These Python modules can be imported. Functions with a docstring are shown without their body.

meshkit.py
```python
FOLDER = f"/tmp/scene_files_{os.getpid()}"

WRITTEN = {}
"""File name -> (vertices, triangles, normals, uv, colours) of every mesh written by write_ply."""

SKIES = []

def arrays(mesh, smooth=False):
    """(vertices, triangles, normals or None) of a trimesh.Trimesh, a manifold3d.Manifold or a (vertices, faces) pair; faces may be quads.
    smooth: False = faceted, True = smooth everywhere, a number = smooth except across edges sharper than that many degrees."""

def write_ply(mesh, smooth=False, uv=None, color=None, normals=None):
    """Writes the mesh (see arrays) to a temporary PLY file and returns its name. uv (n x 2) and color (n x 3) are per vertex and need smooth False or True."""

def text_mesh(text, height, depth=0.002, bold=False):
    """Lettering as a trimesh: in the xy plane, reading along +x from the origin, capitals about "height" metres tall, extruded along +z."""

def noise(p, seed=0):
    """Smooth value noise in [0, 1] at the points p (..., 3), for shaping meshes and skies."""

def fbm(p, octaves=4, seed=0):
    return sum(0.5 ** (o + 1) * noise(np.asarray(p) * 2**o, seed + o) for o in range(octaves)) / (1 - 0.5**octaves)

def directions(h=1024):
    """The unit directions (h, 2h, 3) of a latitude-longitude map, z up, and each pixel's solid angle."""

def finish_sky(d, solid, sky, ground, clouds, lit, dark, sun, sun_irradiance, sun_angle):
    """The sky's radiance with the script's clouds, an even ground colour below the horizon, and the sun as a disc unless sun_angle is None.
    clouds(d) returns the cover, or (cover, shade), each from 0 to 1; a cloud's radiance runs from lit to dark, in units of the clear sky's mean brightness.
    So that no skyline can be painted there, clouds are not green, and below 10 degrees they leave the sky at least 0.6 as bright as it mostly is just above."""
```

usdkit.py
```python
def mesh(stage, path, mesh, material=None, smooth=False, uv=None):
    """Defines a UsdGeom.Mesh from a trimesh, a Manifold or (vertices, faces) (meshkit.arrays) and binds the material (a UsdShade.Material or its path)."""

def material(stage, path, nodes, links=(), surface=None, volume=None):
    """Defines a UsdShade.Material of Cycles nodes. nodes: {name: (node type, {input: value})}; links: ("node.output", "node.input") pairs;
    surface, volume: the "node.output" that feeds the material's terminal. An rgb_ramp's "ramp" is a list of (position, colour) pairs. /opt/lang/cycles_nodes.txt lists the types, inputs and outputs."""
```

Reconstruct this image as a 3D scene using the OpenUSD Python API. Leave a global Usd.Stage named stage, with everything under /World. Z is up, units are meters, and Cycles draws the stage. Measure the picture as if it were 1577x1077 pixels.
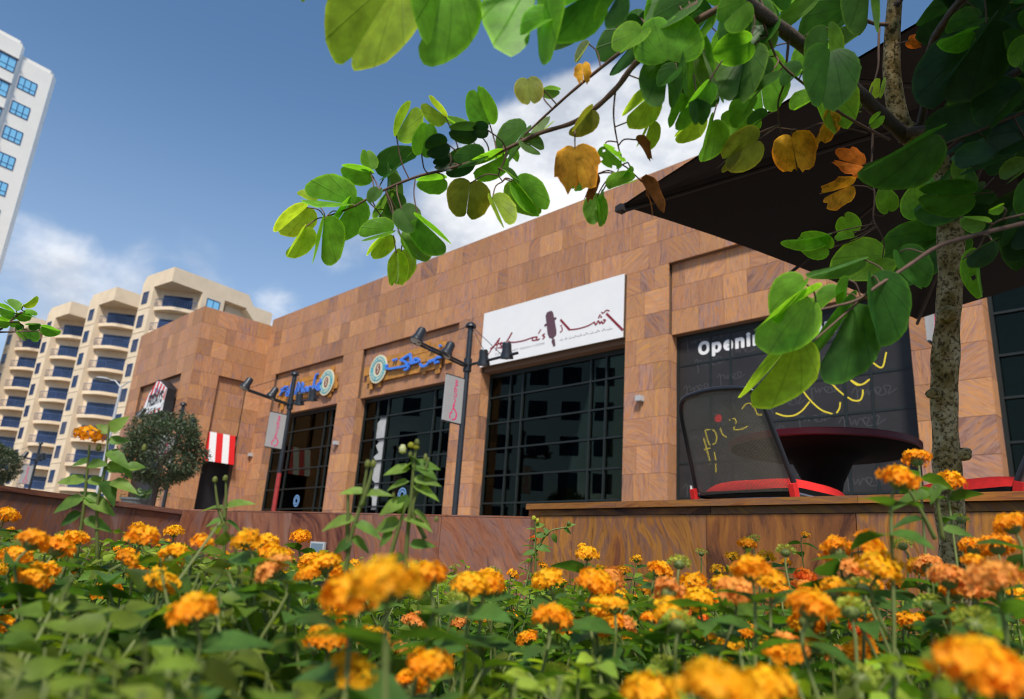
import math, random
import numpy as np
import trimesh
import shapely
from shapely import affinity
from shapely.geometry import Polygon, LineString, Point, box as sbox
from shapely.ops import unary_union
import usdkit, meshkit
from pxr import Usd, UsdGeom, UsdLux, UsdShade, Gf, Sdf, Vt

PI = math.pi
stage = Usd.Stage.CreateInMemory()
UsdGeom.SetStageUpAxis(stage, 'Z'); UsdGeom.SetStageMetersPerUnit(stage, 1.0)
UsdGeom.Xform.Define(stage, '/World'); UsdGeom.Scope.Define(stage, '/World/Looks')

# ------------------------------------------------------------------ camera, sky, sun, exposure
FPX = 1151.69                                   # focal length in pixels of the 1577 px wide photograph
CR = np.array([0.70616006, 0.70490451, 0.06669032])
CU = np.array([0.16083425, -0.25141765, 0.95442208])
CF = np.array([-0.68954355, 0.66324867, 0.29091389])
EYE = np.array([0.0, 0.0, 1.0])
cam = UsdGeom.Camera.Define(stage, '/World/camera')
cam.AddTransformOp().Set(Gf.Matrix4d(*CR, 0, *CU, 0, *(-CF), 0, *EYE, 1))
cam.CreateHorizontalApertureAttr(36.0); cam.CreateFocalLengthAttr(36.0 * FPX / 1577)
cam.CreateClippingRangeAttr(Gf.Vec2f(0.03, 5000))
cam.CreateFStopAttr(6.0); cam.CreateFocusDistanceAttr(1.75)
cam.CreateExposureAttr(1.5)

SUN_EL, SUN_AZ = math.radians(50), math.radians(138)      # azimuth from +y towards +x
SUN = np.array([math.sin(SUN_AZ) * math.cos(SUN_EL), math.cos(SUN_AZ) * math.cos(SUN_EL), math.sin(SUN_EL)])


def ray(x, y):
    d = CF + CR * (x - 788.5) / FPX - CU * (y - 538.5) / FPX
    return d


def at(x, y, d):                                # the point at forward distance d seen at photo pixel x, y
    return EYE + ray(x, y) * d


def on(x, y, axis, val):                        # the point where that line of sight meets a plane
    d = ray(x, y)
    return EYE + d * (val - EYE[axis]) / d[axis]


def pix(p):
    q = np.asarray(p, float) - EYE
    z = q @ CF
    return np.stack([788.5 + FPX * (q @ CR) / z, 538.5 - FPX * (q @ CU) / z, z], -1)


def dirn(x, y):
    d = ray(x, y); return d / np.linalg.norm(d)


c1, c2, c3 = dirn(880, 262), dirn(1190, 200), dirn(980, 235)
c4, c5, c6 = dirn(275, 425), dirn(75, 440), dirn(25, 375)
c7, c8, c9, c10 = dirn(640, 380), dirn(430, 485), dirn(150, 440), dirn(760, 300)
nodes = {
    'tc': ('texture_coordinate', {}),
    'sky': ('sky_texture', {'sky_type': 'single_scattering', 'sun_disc': False, 'sun_elevation': SUN_EL, 'sun_rotation': SUN_AZ % (2 * PI), 'air_density': 1.25, 'aerosol_density': 0.8, 'ozone_density': 2.2}),
    'map': ('mapping', {'mapping_type': 'point', 'scale': (1, 1, 1.6)}),
    'n1': ('noise_texture', {'scale': 5.5, 'detail': 9.0, 'roughness': 0.56, 'distortion': 0.25}),
    'n2': ('noise_texture', {'scale': 7.0, 'detail': 7.0, 'roughness': 0.6}),
    'sep': ('separate_xyz', {}),
    'low': ('map_range', {'from_min': 0.02, 'from_max': 0.62, 'to_min': 0.12, 'to_max': -0.24, 'clamp': True}),
    'bgm': ('math', {'math_type': 'add'}),
    'cov': ('map_range', {'range_type': 'smoothstep', 'from_min': 0.58, 'from_max': 0.96, 'to_min': 0.0, 'to_max': 1.0, 'clamp': True}),
    'shade': ('map_range', {'from_min': 0.38, 'from_max': 0.62, 'to_min': 0.15, 'to_max': 1.0, 'clamp': True}),
    'bright': ('map_range', {'from_min': 0.25, 'from_max': 0.6, 'to_min': 0.88, 'to_max': 1.0, 'clamp': True}),
    'cc': ('mix_color', {'blend_type': 'mix', 'a': (3.5, 3.9, 4.6), 'b': (7.6, 7.7, 7.9), 'use_clamp': False}),
    'deep': ('mix_color', {'blend_type': 'multiply', 'fac': 1.0, 'b': (.69, .86, .97), 'use_clamp': False}),
    'mix': ('mix_color', {'blend_type': 'mix', 'use_clamp': False}),
    'hz': ('map_range', {'range_type': 'smoothstep', 'from_min': -0.02, 'from_max': 0.6, 'to_min': 0.75, 'to_max': 0.0, 'clamp': True}),
    'hmix': ('mix_color', {'blend_type': 'mix', 'b': (3.5, 4.4, 6.1), 'use_clamp': False}),
    'bg': ('background_shader', {'strength': 0.05}),
}
links = [('tc.generated', 'map.vector'), ('map.vector', 'n1.vector'), ('map.vector', 'n2.vector'), ('tc.generated', 'sep.vector'),
         ('sep.z', 'low.value'), ('low.result', 'bgm.value1'), ('n1.fac', 'bgm.value2'), ('sep.z', 'hz.value'), ('hz.result', 'hmix.fac'), ('sky.color', 'deep.a'), ('deep.result', 'hmix.a'),
         ('n2.fac', 'shade.value'), ('shade.result', 'cc.fac'), ('hmix.result', 'mix.a'), ('cc.result', 'mix.b'), ('mix.result', 'bg.color')]
# cumulus clouds: round heads (direction, radius) broken up by the noise
prev = 'bgm.value'
for k, (c, r0, s) in enumerate([(c1, 0.135, .85), (c2, 0.075, .7), (c3, 0.12, .85), (c4, 0.07, .36), (c5, 0.085, .17), (c6, 0.055, .13), (c7, .13, .36), (c8, .045, .22), (c9, .07, .24), (c10, .10, .45)]):
    nodes[f'd{k}'] = ('vector_math', {'math_type': 'distance', 'vector2': tuple(c)})
    nodes[f'm{k}'] = ('map_range', {'range_type': 'smoothstep', 'from_min': r0 * 1.35, 'from_max': r0 * .35, 'to_min': 0.0, 'to_max': s, 'clamp': True})
    nodes[f'a{k}'] = ('math', {'math_type': 'add'})
    links += [('tc.generated', f'd{k}.vector1'), (f'd{k}.value', f'm{k}.value'), (f'm{k}.result', f'a{k}.value1'), (prev, f'a{k}.value2')]
    prev = f'a{k}.value'
links += [(prev, 'cov.value'), ('cov.result', 'mix.fac')]
skymat = usdkit.material(stage, '/World/Looks/sky_look', nodes, links, surface='bg.background')
dome = UsdLux.DomeLight.Define(stage, '/World/sky')
UsdShade.MaterialBindingAPI.Apply(dome.GetPrim()).Bind(skymat)
dome.GetPrim().SetCustomDataByKey('kind', 'structure')
sun = UsdLux.DistantLight.Define(stage, '/World/sun')
sun.CreateNormalizeAttr(True); sun.CreateIntensityAttr(0.40); sun.CreateAngleAttr(10.0); sun.CreateColorAttr(Gf.Vec3f(1.0, 0.94, 0.85))
_z = SUN; _x = np.cross([0, 0, 1], _z); _x /= np.linalg.norm(_x); _y = np.cross(_z, _x)
sun.AddTransformOp().Set(Gf.Matrix4d(*_x, 0, *_y, 0, *_z, 0, 0, 0, 0, 1))

# ------------------------------------------------------------------ helpers
USED = {}


def numbered(parent, name):
    k = (parent, name); n = USED.get(k, 0); USED[k] = n + 1
    return f'{parent}/{name}' if n == 0 else f'{parent}/{name}_{n:03d}'


def tag(prim, label=None, cat=None, group=None, kind=None):
    prim = prim.GetPrim() if hasattr(prim, 'GetPrim') else prim
    for k, v in (('label', label), ('category', cat), ('group', group), ('kind', kind)):
        if v: prim.SetCustomDataByKey(k, v)
    return prim


def thing(name, label, cat, group=None, loc=None, rotz=0.0):
    x = UsdGeom.Xform.Define(stage, numbered('/World', name))
    if loc is not None: x.AddTranslateOp().Set(Gf.Vec3d(*map(float, loc)))
    if rotz: x.AddRotateZOp().Set(math.degrees(rotz))
    tag(x, label, cat, group)
    return str(x.GetPath())


def mat(name, nodes, links=(), surface='p.BSDF', **k):
    return usdkit.material(stage, '/World/Looks/' + name, nodes, links, surface=surface, **k)


class Geo:
    """Collects triangles; grain: an extra vector for each vertex."""
    def __init__(self): self.v, self.f, self.g, self.n = [], [], [], 0

    def add(self, v, f, g=None):
        v = np.asarray(v, float); f = np.asarray(f, int)
        if f.shape[1] == 4: f = np.vstack([f[:, [0, 1, 2]], f[:, [0, 2, 3]]])
        self.v.append(v); self.f.append(f + self.n); self.n += len(v)
        self.g.append(np.zeros((len(v), 3)) if g is None else np.asarray(g, float))
        return self

    def tm(self, m): return self.add(m.vertices, m.faces)

    def obox(self, c, X, Y, Z, g=None):
        c, X, Y, Z = (np.asarray(a, float) for a in (c, X, Y, Z))
        s = np.array([[i, j, k] for k in (-1, 1) for j in (-1, 1) for i in (-1, 1)], float)
        v = c + s[:, :1] * X + s[:, 1:2] * Y + s[:, 2:] * Z
        f = [[0, 2, 3, 1], [4, 5, 7, 6], [0, 1, 5, 4], [2, 6, 7, 3], [0, 4, 6, 2], [1, 3, 7, 5]]
        if np.dot(np.cross(X, Y), Z) < 0: f = [q[::-1] for q in f]
        return self.add(v, f, g)

    def box(self, x0, x1, y0, y1, z0, z1):
        return self.obox([(x0 + x1) / 2, (y0 + y1) / 2, (z0 + z1) / 2], [(x1 - x0) / 2, 0, 0], [0, (y1 - y0) / 2, 0], [0, 0, (z1 - z0) / 2])

    def tube(self, pts, rad, sides=8, caps=True):
        p = np.asarray(pts, float); n = len(p); rad = np.broadcast_to(rad, (n,))
        t = np.gradient(p, axis=0); t /= np.linalg.norm(t, axis=1, keepdims=True) + 1e-12
        ref = np.array([0, 0, 1.0]) if abs(t[:, 2]).max() < 0.92 else (np.array([1.0, 0, 0]) if abs(t[:, 0]).max() < .9 else np.array([.57, .7, .42]))
        a = np.cross(t, ref); a /= np.linalg.norm(a, axis=1, keepdims=True) + 1e-12
        b = np.cross(t, a); ang = np.arange(sides) * 2 * PI / sides
        v = p[:, None] + rad[:, None, None] * (np.cos(ang)[None, :, None] * a[:, None] + np.sin(ang)[None, :, None] * b[:, None])
        i, j = np.meshgrid(np.arange(n - 1), np.arange(sides), indexing='ij')
        q = np.stack([i * sides + j, i * sides + (j + 1) % sides, (i + 1) * sides + (j + 1) % sides, (i + 1) * sides + j], -1).reshape(-1, 4)
        f = [np.vstack([q[:, [0, 1, 2]], q[:, [0, 2, 3]]])]; v = v.reshape(-1, 3)
        if caps:
            k = len(v); v = np.vstack([v, p[:1], p[-1:]]); jj = np.arange(sides)
            f.append(np.stack([np.full(sides, k), (jj + 1) % sides, jj], 1))
            f.append(np.stack([np.full(sides, k + 1), (n - 1) * sides + jj, (n - 1) * sides + (jj + 1) % sides], 1))
        return self.add(v, np.vstack(f))

    def lathe(self, prof, c=(0, 0, 0), sides=32, axis=None):
        prof = np.asarray(prof, float); n = len(prof); ang = np.arange(sides) * 2 * PI / sides
        v = np.stack([prof[:, None, 0] * np.cos(ang), prof[:, None, 0] * np.sin(ang), np.broadcast_to(prof[:, None, 1], (n, sides))], -1).reshape(-1, 3)
        i, j = np.meshgrid(np.arange(n - 1), np.arange(sides), indexing='ij')
        q = np.stack([i * sides + j, i * sides + (j + 1) % sides, (i + 1) * sides + (j + 1) % sides, (i + 1) * sides + j], -1).reshape(-1, 4)
        if axis is not None:
            z = np.asarray(axis, float) / np.linalg.norm(axis); x = np.cross([0.31, 0.9, 0.3], z); x /= np.linalg.norm(x); y = np.cross(z, x)
            v = v @ np.array([x, y, z])
        return self.add(v + np.asarray(c, float), q)

    def poly(self, shape, o, X, Y, depth):
        """A shapely shape in the plane o + X, Y, made depth thick along X x Y (towards +)."""
        o, X, Y = (np.asarray(a, float) for a in (o, X, Y)); N = np.cross(X, Y); N = N / np.linalg.norm(N)
        for s in getattr(shape, 'geoms', [shape]):
            if s.is_empty or s.area < 1e-9: continue
            m = trimesh.creation.extrude_polygon(s, abs(depth), engine='earcut')
            w = m.vertices; f = m.faces
            z = w[:, 2:] * np.sign(depth)
            if depth < 0: f = f[:, ::-1]
            self.add(o + w[:, :1] * X + w[:, 1:2] * Y + z * N, f)
        return self

    def build(self, name, material, parent='/World', smooth=False, label=None, cat=None, group=None, kind=None, attrs=False):
        v, f = np.vstack(self.v), np.vstack(self.f)
        m = usdkit.mesh(stage, numbered(parent, name), (v, f), material, smooth=smooth)
        if attrs:
            UsdGeom.PrimvarsAPI(m).CreatePrimvar('grain', Sdf.ValueTypeNames.Float3Array, 'vertex').Set(Vt.Vec3fArray.FromNumpy(np.vstack(self.g).astype(np.float32)))
        tag(m, label, cat, group, kind)
        return str(m.GetPath())


def primvar(path, name, arr):
    UsdGeom.PrimvarsAPI(stage.GetPrimAtPath(path)).CreatePrimvar(name, Sdf.ValueTypeNames.Float3Array, 'vertex').Set(Vt.Vec3fArray.FromNumpy(np.asarray(arr, np.float32)))


def stroke(pts, w, round_=True):
    return LineString(pts).buffer(w / 2, cap_style='round' if round_ else 'flat', join_style='round', quad_segs=4)


def curve(pts, n=6):
    """Catmull-Rom through 2-D or 3-D points."""
    p = np.asarray(pts, float)
    if len(p) < 3: return p
    q = np.vstack([2 * p[0] - p[1], p, 2 * p[-1] - p[-2]]); out = []
    for i in range(1, len(q) - 2):
        for t in np.linspace(0, 1, n, endpoint=False):
            a, b, c, d = q[i - 1:i + 3]
            out.append(.5 * (2 * b + (c - a) * t + (2 * a - 5 * b + 4 * c - d) * t * t + (3 * b - 3 * c + d - a) * t ** 3))
    out.append(p[-1]); return np.array(out)


# ------------------------------------------------------------------ materials
def simple(name, col, rough=0.5, metal=0.0, noise=0.0, nscale=8.0, bump=0.0, bscale=60.0, spec=0.5, coat=0.0):
    n = {'p': ('principled_bsdf', {'base_color': col, 'roughness': rough, 'metallic': metal, 'specular_ior_level': spec, 'coat_weight': coat})}; l = []
    if noise:
        n['g'] = ('geometry', {}); n['nz'] = ('noise_texture', {'scale': nscale, 'detail': 6.0, 'roughness': 0.62})
        n['rp'] = ('rgb_ramp', {'ramp': [(0.25, tuple(c * (1 - noise) for c in col)), (0.75, tuple(min(1, c * (1 + noise)) for c in col))]})
        l += [('g.position', 'nz.vector'), ('nz.fac', 'rp.fac'), ('rp.color', 'p.base_color')]
    if bump:
        n['g'] = ('geometry', {}); n['bz'] = ('noise_texture', {'scale': bscale, 'detail': 4.0}); n['bp'] = ('bump', {'strength': bump, 'distance': 0.01})
        l += [('g.position', 'bz.vector'), ('bz.fac', 'bp.height'), ('bp.normal', 'p.normal')]
    return mat(name, n, l)


def stone(name, ramp, lens=(19.0, 2.2, 1.0), rough=(0.4, 0.65), bump=0.12, warp=0.16, vein=.70):
    n = {
        'gr': ('attribute', {'attribute': 'grain'}),
        'sx': ('separate_xyz', {}),
        'wn': ('white_noise_texture', {'dimensions': '1D'}),
        'wp': ('noise_texture', {'scale': 1.6, 'detail': 2.0}),
        'ws': ('vector_math', {'math_type': 'scale', 'scale': warp}),
        'wa': ('vector_math', {'math_type': 'add'}),
        'mp': ('mapping', {'mapping_type': 'point', 'scale': lens}),
        'n1': ('noise_texture', {'scale': 1.0, 'detail': 7.0, 'roughness': 0.6, 'distortion': 0.25}),
        'mp2': ('mapping', {'mapping_type': 'point', 'scale': (lens[0] * 3.4, lens[1] * 2.0, 1)}),
        'n2': ('noise_texture', {'scale': 1.0, 'detail': 5.0, 'roughness': 0.65, 'distortion': 1.2}),
        'rp': ('rgb_ramp', {'ramp': ramp}),
        'tm': ('map_range', {'from_min': 0.0, 'from_max': 1.0, 'to_min': -0.17, 'to_max': 0.17, 'clamp': True}),
        'ad': ('math', {'math_type': 'add'}),
        'hv': ('hsv', {'hue': 0.5, 'saturation': 1.0}),
        'vv': ('map_range', {'from_min': 0.0, 'from_max': 1.0, 'to_min': 0.78, 'to_max': 1.18, 'clamp': True}),
        'vr': ('rgb_ramp', {'ramp': [(0.32, (0.42, 0.34, 0.32)), (0.45, (0.95, 0.93, 0.92)), (0.55, (1.0, 1.0, 1.0)), (0.68, (1.22, 1.14, 1.05))]}),
        'mx': ('mix', {'mix_type': 'multiply', 'fac': vein}),
        'rr': ('map_range', {'from_min': 0.2, 'from_max': 0.8, 'to_min': rough[0], 'to_max': rough[1], 'clamp': True}),
        'bp': ('bump', {'strength': bump, 'distance': 0.01}),
        'sc': ('separate_color', {'color_type': 'rgb'}),
        'p': ('principled_bsdf', {'specular_ior_level': 0.2}),
    }
    l = [('gr.vector', 'sx.vector'), ('sx.z', 'wn.w'), ('gr.vector', 'wp.vector'), ('wp.color', 'ws.vector1'), ('ws.vector', 'wa.vector1'), ('gr.vector', 'wa.vector2'),
         ('wa.vector', 'mp.vector'), ('mp.vector', 'n1.vector'), ('wa.vector', 'mp2.vector'), ('mp2.vector', 'n2.vector'),
         ('wn.color', 'sc.color'), ('sc.r', 'tm.value'), ('tm.result', 'ad.value1'), ('n1.fac', 'ad.value2'), ('ad.value', 'rp.fac'),
         ('sc.g', 'vv.value'), ('rp.color', 'hv.color'), ('vv.result', 'hv.value'), ('hv.color', 'mx.color1'), ('n2.fac', 'vr.fac'), ('vr.color', 'mx.color2'),
         ('mx.color', 'p.base_color'), ('n1.fac', 'rr.value'), ('rr.result', 'p.roughness'), ('n2.fac', 'bp.height'), ('bp.normal', 'p.normal')]
    return mat(name, n, l)


M = {}
M['stone'] = stone('facade_stone', [(0.22, (0.25, 0.125, 0.090)), (0.33, (0.35, 0.205, 0.160)), (0.42, (0.46, 0.195, 0.070)), (0.50, (0.39, 0.222, 0.155)), (0.58, (0.54, 0.245, 0.080)), (0.67, (0.43, 0.235, 0.145)), (0.80, (0.60, 0.290, 0.080))])
M['slab'] = stone('wall_slab_stone', [(0.24, (0.07, 0.024, 0.012)), (0.38, (0.21, 0.072, 0.032)), (0.48, (0.37, 0.140, 0.024)), (0.56, (0.22, 0.105, 0.070)), (0.64, (0.42, 0.175, 0.032)), (0.76, (0.26, 0.11, 0.035))], lens=(14.0, 2.6, 1), rough=(.34, .55), warp=.42)
M['slab2'] = stone('dark_wall_slab_stone', [(0.24, (0.06, 0.022, 0.018)), (0.36, (0.20, 0.070, 0.045)), (0.46, (0.28, 0.105, 0.050)), (0.54, (0.20, 0.105, 0.090)), (0.62, (0.30, 0.12, 0.06)), (0.78, (0.34, 0.20, 0.16))], lens=(15.0, 3.0, 1), rough=(.34, .55), warp=.4)
M['grout'] = simple('grout', (0.16, 0.095, 0.06), .9)
M['beige'] = simple('beige_render', (0.75, 0.59, 0.405), .85, noise=.10, nscale=.5, bump=.1)
M['beige2'] = simple('pale_render', (0.80, 0.70, 0.56), .85, noise=.06, nscale=.5)
M['white_wall'] = simple('white_render', (0.88, 0.83, 0.75), .8, noise=.06, nscale=.3)
M['blue_frame'] = simple('blue_metal_frame', (0.03, 0.06, 0.17), .4)
M['rail'] = simple('blue_railing', (0.05, 0.09, 0.22), .45)
M['metal_dark'] = simple('dark_green_metal', (0.016, 0.021, 0.020), .45, noise=.2, spec=.3)
M['black_metal'] = simple('black_painted_metal', (0.014, 0.017, 0.022), .4, noise=.3, nscale=20, bump=.05)
M['red_metal'] = simple('worn_red_paint', (0.30, 0.025, 0.022), .5, noise=.35, nscale=14)
M['lens'] = simple('lamp_lens', (0.25, 0.25, 0.24), .12, spec=.9)
M['banner'] = simple('grey_banner', (0.36, 0.355, 0.345), .8, noise=.05, nscale=6)
M['pink'] = simple('pink_print', (0.72, 0.03, 0.16), .7)
M['sign_white'] = simple('white_sign_face', (0.80, 0.79, 0.77), .4, noise=.03, nscale=3)
M['sign_edge'] = simple('sign_edge_brown', (0.10, 0.075, 0.05), .6, noise=.2)
M['sign_red'] = simple('dark_red_lettering', (0.22, 0.018, 0.025), .5)
M['sign_mauve'] = simple('mauve_emblem', (0.11, 0.05, 0.06), .45, noise=.35, nscale=30)
M['sign_grey'] = simple('grey_lettering', (0.30, 0.29, 0.29), .6)
M['blue_letter'] = simple('blue_letter_enamel', (0.045, 0.20, 0.72), .3, coat=.3)
M['blue_light'] = simple('light_blue_print', (0.22, 0.42, 0.75), .5)
M['wood'] = simple('orange_wood', (0.46, 0.20, 0.035), .6, noise=.4, nscale=9, bump=.3, bscale=30)
M['cream'] = simple('cream_enamel', (0.66, 0.60, 0.42), .5)
M['teal'] = simple('teal_enamel', (0.08, 0.36, 0.42), .5)
M['brown'] = simple('brown_enamel', (0.22, 0.08, 0.06), .5)
M['red'] = simple('signal_red', (0.68, 0.012, 0.012), .5)
M['white'] = simple('white_paint', (0.78, 0.77, 0.75), .5)
M['black'] = simple('black_print', (0.012, 0.012, 0.014), .5)
M['film'] = simple('dark_window_film', (0.030, 0.028, 0.028), .45, noise=.25, nscale=2, spec=.25)
M['film_light'] = simple('grey_print', (0.058, 0.056, 0.055), .5)
M['yellow'] = simple('yellow_print', (0.80, 0.62, 0.03), .5)
M['interior'] = simple('dark_interior', (0.020, 0.018, 0.016), .8)
M['chrome'] = mat('chrome_tube', {'p': ('principled_bsdf', {'base_color': (0.55, 0.55, 0.57), 'metallic': 1.0, 'roughness': 0.22})})
M['dark_tube'] = simple('graphite_tube', (0.035, 0.035, 0.04), .3, metal=.4)
M['red_fabric'] = simple('red_fabric', (0.78, 0.018, 0.014), .85, noise=.15, nscale=40, bump=.3, bscale=400)
M['table_red'] = simple('dark_red_laminate', (0.085, 0.004, 0.008), .45, spec=.3)
M['table_black'] = simple('matt_black_underside', (0.008, 0.008, 0.008), .8, spec=.1)
M['umbrella'] = simple('black_canopy_fabric', (0.010, 0.0085, 0.009), .9, noise=.2, nscale=60)
M['umb_rib'] = simple('bronze_rib', (0.022, 0.017, 0.015), .6)
M['paving'] = simple('platform_paving', (0.33, 0.25, 0.19), .75, noise=.15, nscale=2)
M['asphalt'] = simple('asphalt', (0.055, 0.054, 0.052), .9, noise=.2, nscale=3, bump=.3)
M['soil'] = simple('bed_soil', (0.035, 0.022, 0.014), .95, noise=.4, nscale=12, bump=.5)
M['plastic_grey'] = simple('pale_grey_plastic', (0.42, 0.42, 0.42), .5)
M['pot'] = simple('grey_planter', (0.11, 0.12, 0.12), .6, noise=.15)
M['lamp_alu'] = simple('aluminium_paint', (0.45, 0.46, 0.46), .45)
M['bark'] = mat('tree_bark', {
    'g': ('geometry', {}), 'n': ('noise_texture', {'scale': 26.0, 'detail': 7.0, 'roughness': .7}), 'n2': ('noise_texture', {'scale': 150.0, 'detail': 3.0, 'roughness': .6}),
    'v': ('voronoi_texture', {'scale': 300.0}),
    'rp': ('rgb_ramp', {'ramp': [(0.3, (0.12, 0.074, 0.026)), (0.44, (0.28, 0.18, 0.062)), (0.56, (0.50, 0.35, 0.18)), (0.72, (0.68, 0.53, 0.34))]}),
    'r2': ('rgb_ramp', {'ramp': [(0.40, (0.16, 0.13, 0.10)), (0.50, (1, 1, 1))]}), 'mx': ('mix', {'mix_type': 'multiply', 'fac': .85}),
    'bp': ('bump', {'strength': .5, 'distance': .004}), 'p': ('principled_bsdf', {'roughness': .85, 'specular_ior_level': .2})},
    [('g.position', 'n.vector'), ('g.position', 'n2.vector'), ('n.fac', 'rp.fac'), ('n2.fac', 'r2.fac'), ('rp.color', 'mx.color1'), ('r2.color', 'mx.color2'), ('mx.color', 'p.base_color'), ('n2.fac', 'bp.height'), ('bp.normal', 'p.normal')])
M['branch'] = simple('branch_bark', (0.075, 0.05, 0.038), .8, noise=.4, nscale=40, bump=.3, bscale=200)
M['twig'] = simple('twig_bark', (0.14, 0.075, 0.05), .8, noise=.3, nscale=60)


def glass(name, tint, rough=0.0, ior=1.5):
    return mat(name, {'f': ('fresnel', {'IOR': ior}), 't': ('transparent_bsdf', {'color': tint}), 's': ('glossy_bsdf', {'color': (0.40, 0.45, 0.35), 'roughness': rough}), 'm': ('mix_closure', {})},
               [('f.fac', 'm.fac'), ('t.BSDF', 'm.closure1'), ('s.BSDF', 'm.closure2')], surface='m.closure')


M['glass'] = glass('dark_tinted_glass', (0.42, 0.45, 0.38))
M['glass_olive'] = glass('olive_tinted_glass', (0.30, 0.26, 0.10))
M['pane_blue'] = mat('blue_glass_pane', {'p': ('principled_bsdf', {'base_color': (0.018, 0.035, 0.085), 'roughness': .12, 'specular_ior_level': .5, 'coat_weight': 0.0})})
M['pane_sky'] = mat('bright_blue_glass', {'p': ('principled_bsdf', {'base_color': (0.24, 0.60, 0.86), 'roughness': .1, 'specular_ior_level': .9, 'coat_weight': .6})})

# fine mesh weave of the chair backs: round wires with real openings, as a pattern on the cloth itself
M['weave'] = mat('black_mesh_weave', {
    'tc': ('attribute', {'attribute': 'grain'}), 'sx': ('separate_xyz', {}),
    'fx': ('math', {'math_type': 'pingpong', 'value2': .5}), 'fy': ('math', {'math_type': 'pingpong', 'value2': .5}),
    'mn': ('math', {'math_type': 'minimum'}), 'gt': ('math', {'math_type': 'greater_than', 'value2': .185}),
    't': ('transparent_bsdf', {'color': (1, 1, 1)}), 'p': ('principled_bsdf', {'base_color': (0.19, 0.17, 0.125), 'roughness': .5}), 'm': ('mix_closure', {})},
    [('tc.vector', 'sx.vector'), ('sx.x', 'fx.value1'), ('sx.y', 'fy.value1'), ('fx.value', 'mn.value1'), ('fy.value', 'mn.value2'), ('mn.value', 'gt.value1'), ('gt.value', 'm.fac'),
     ('p.BSDF', 'm.closure1'), ('t.BSDF', 'm.closure2')], surface='m.closure')


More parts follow.
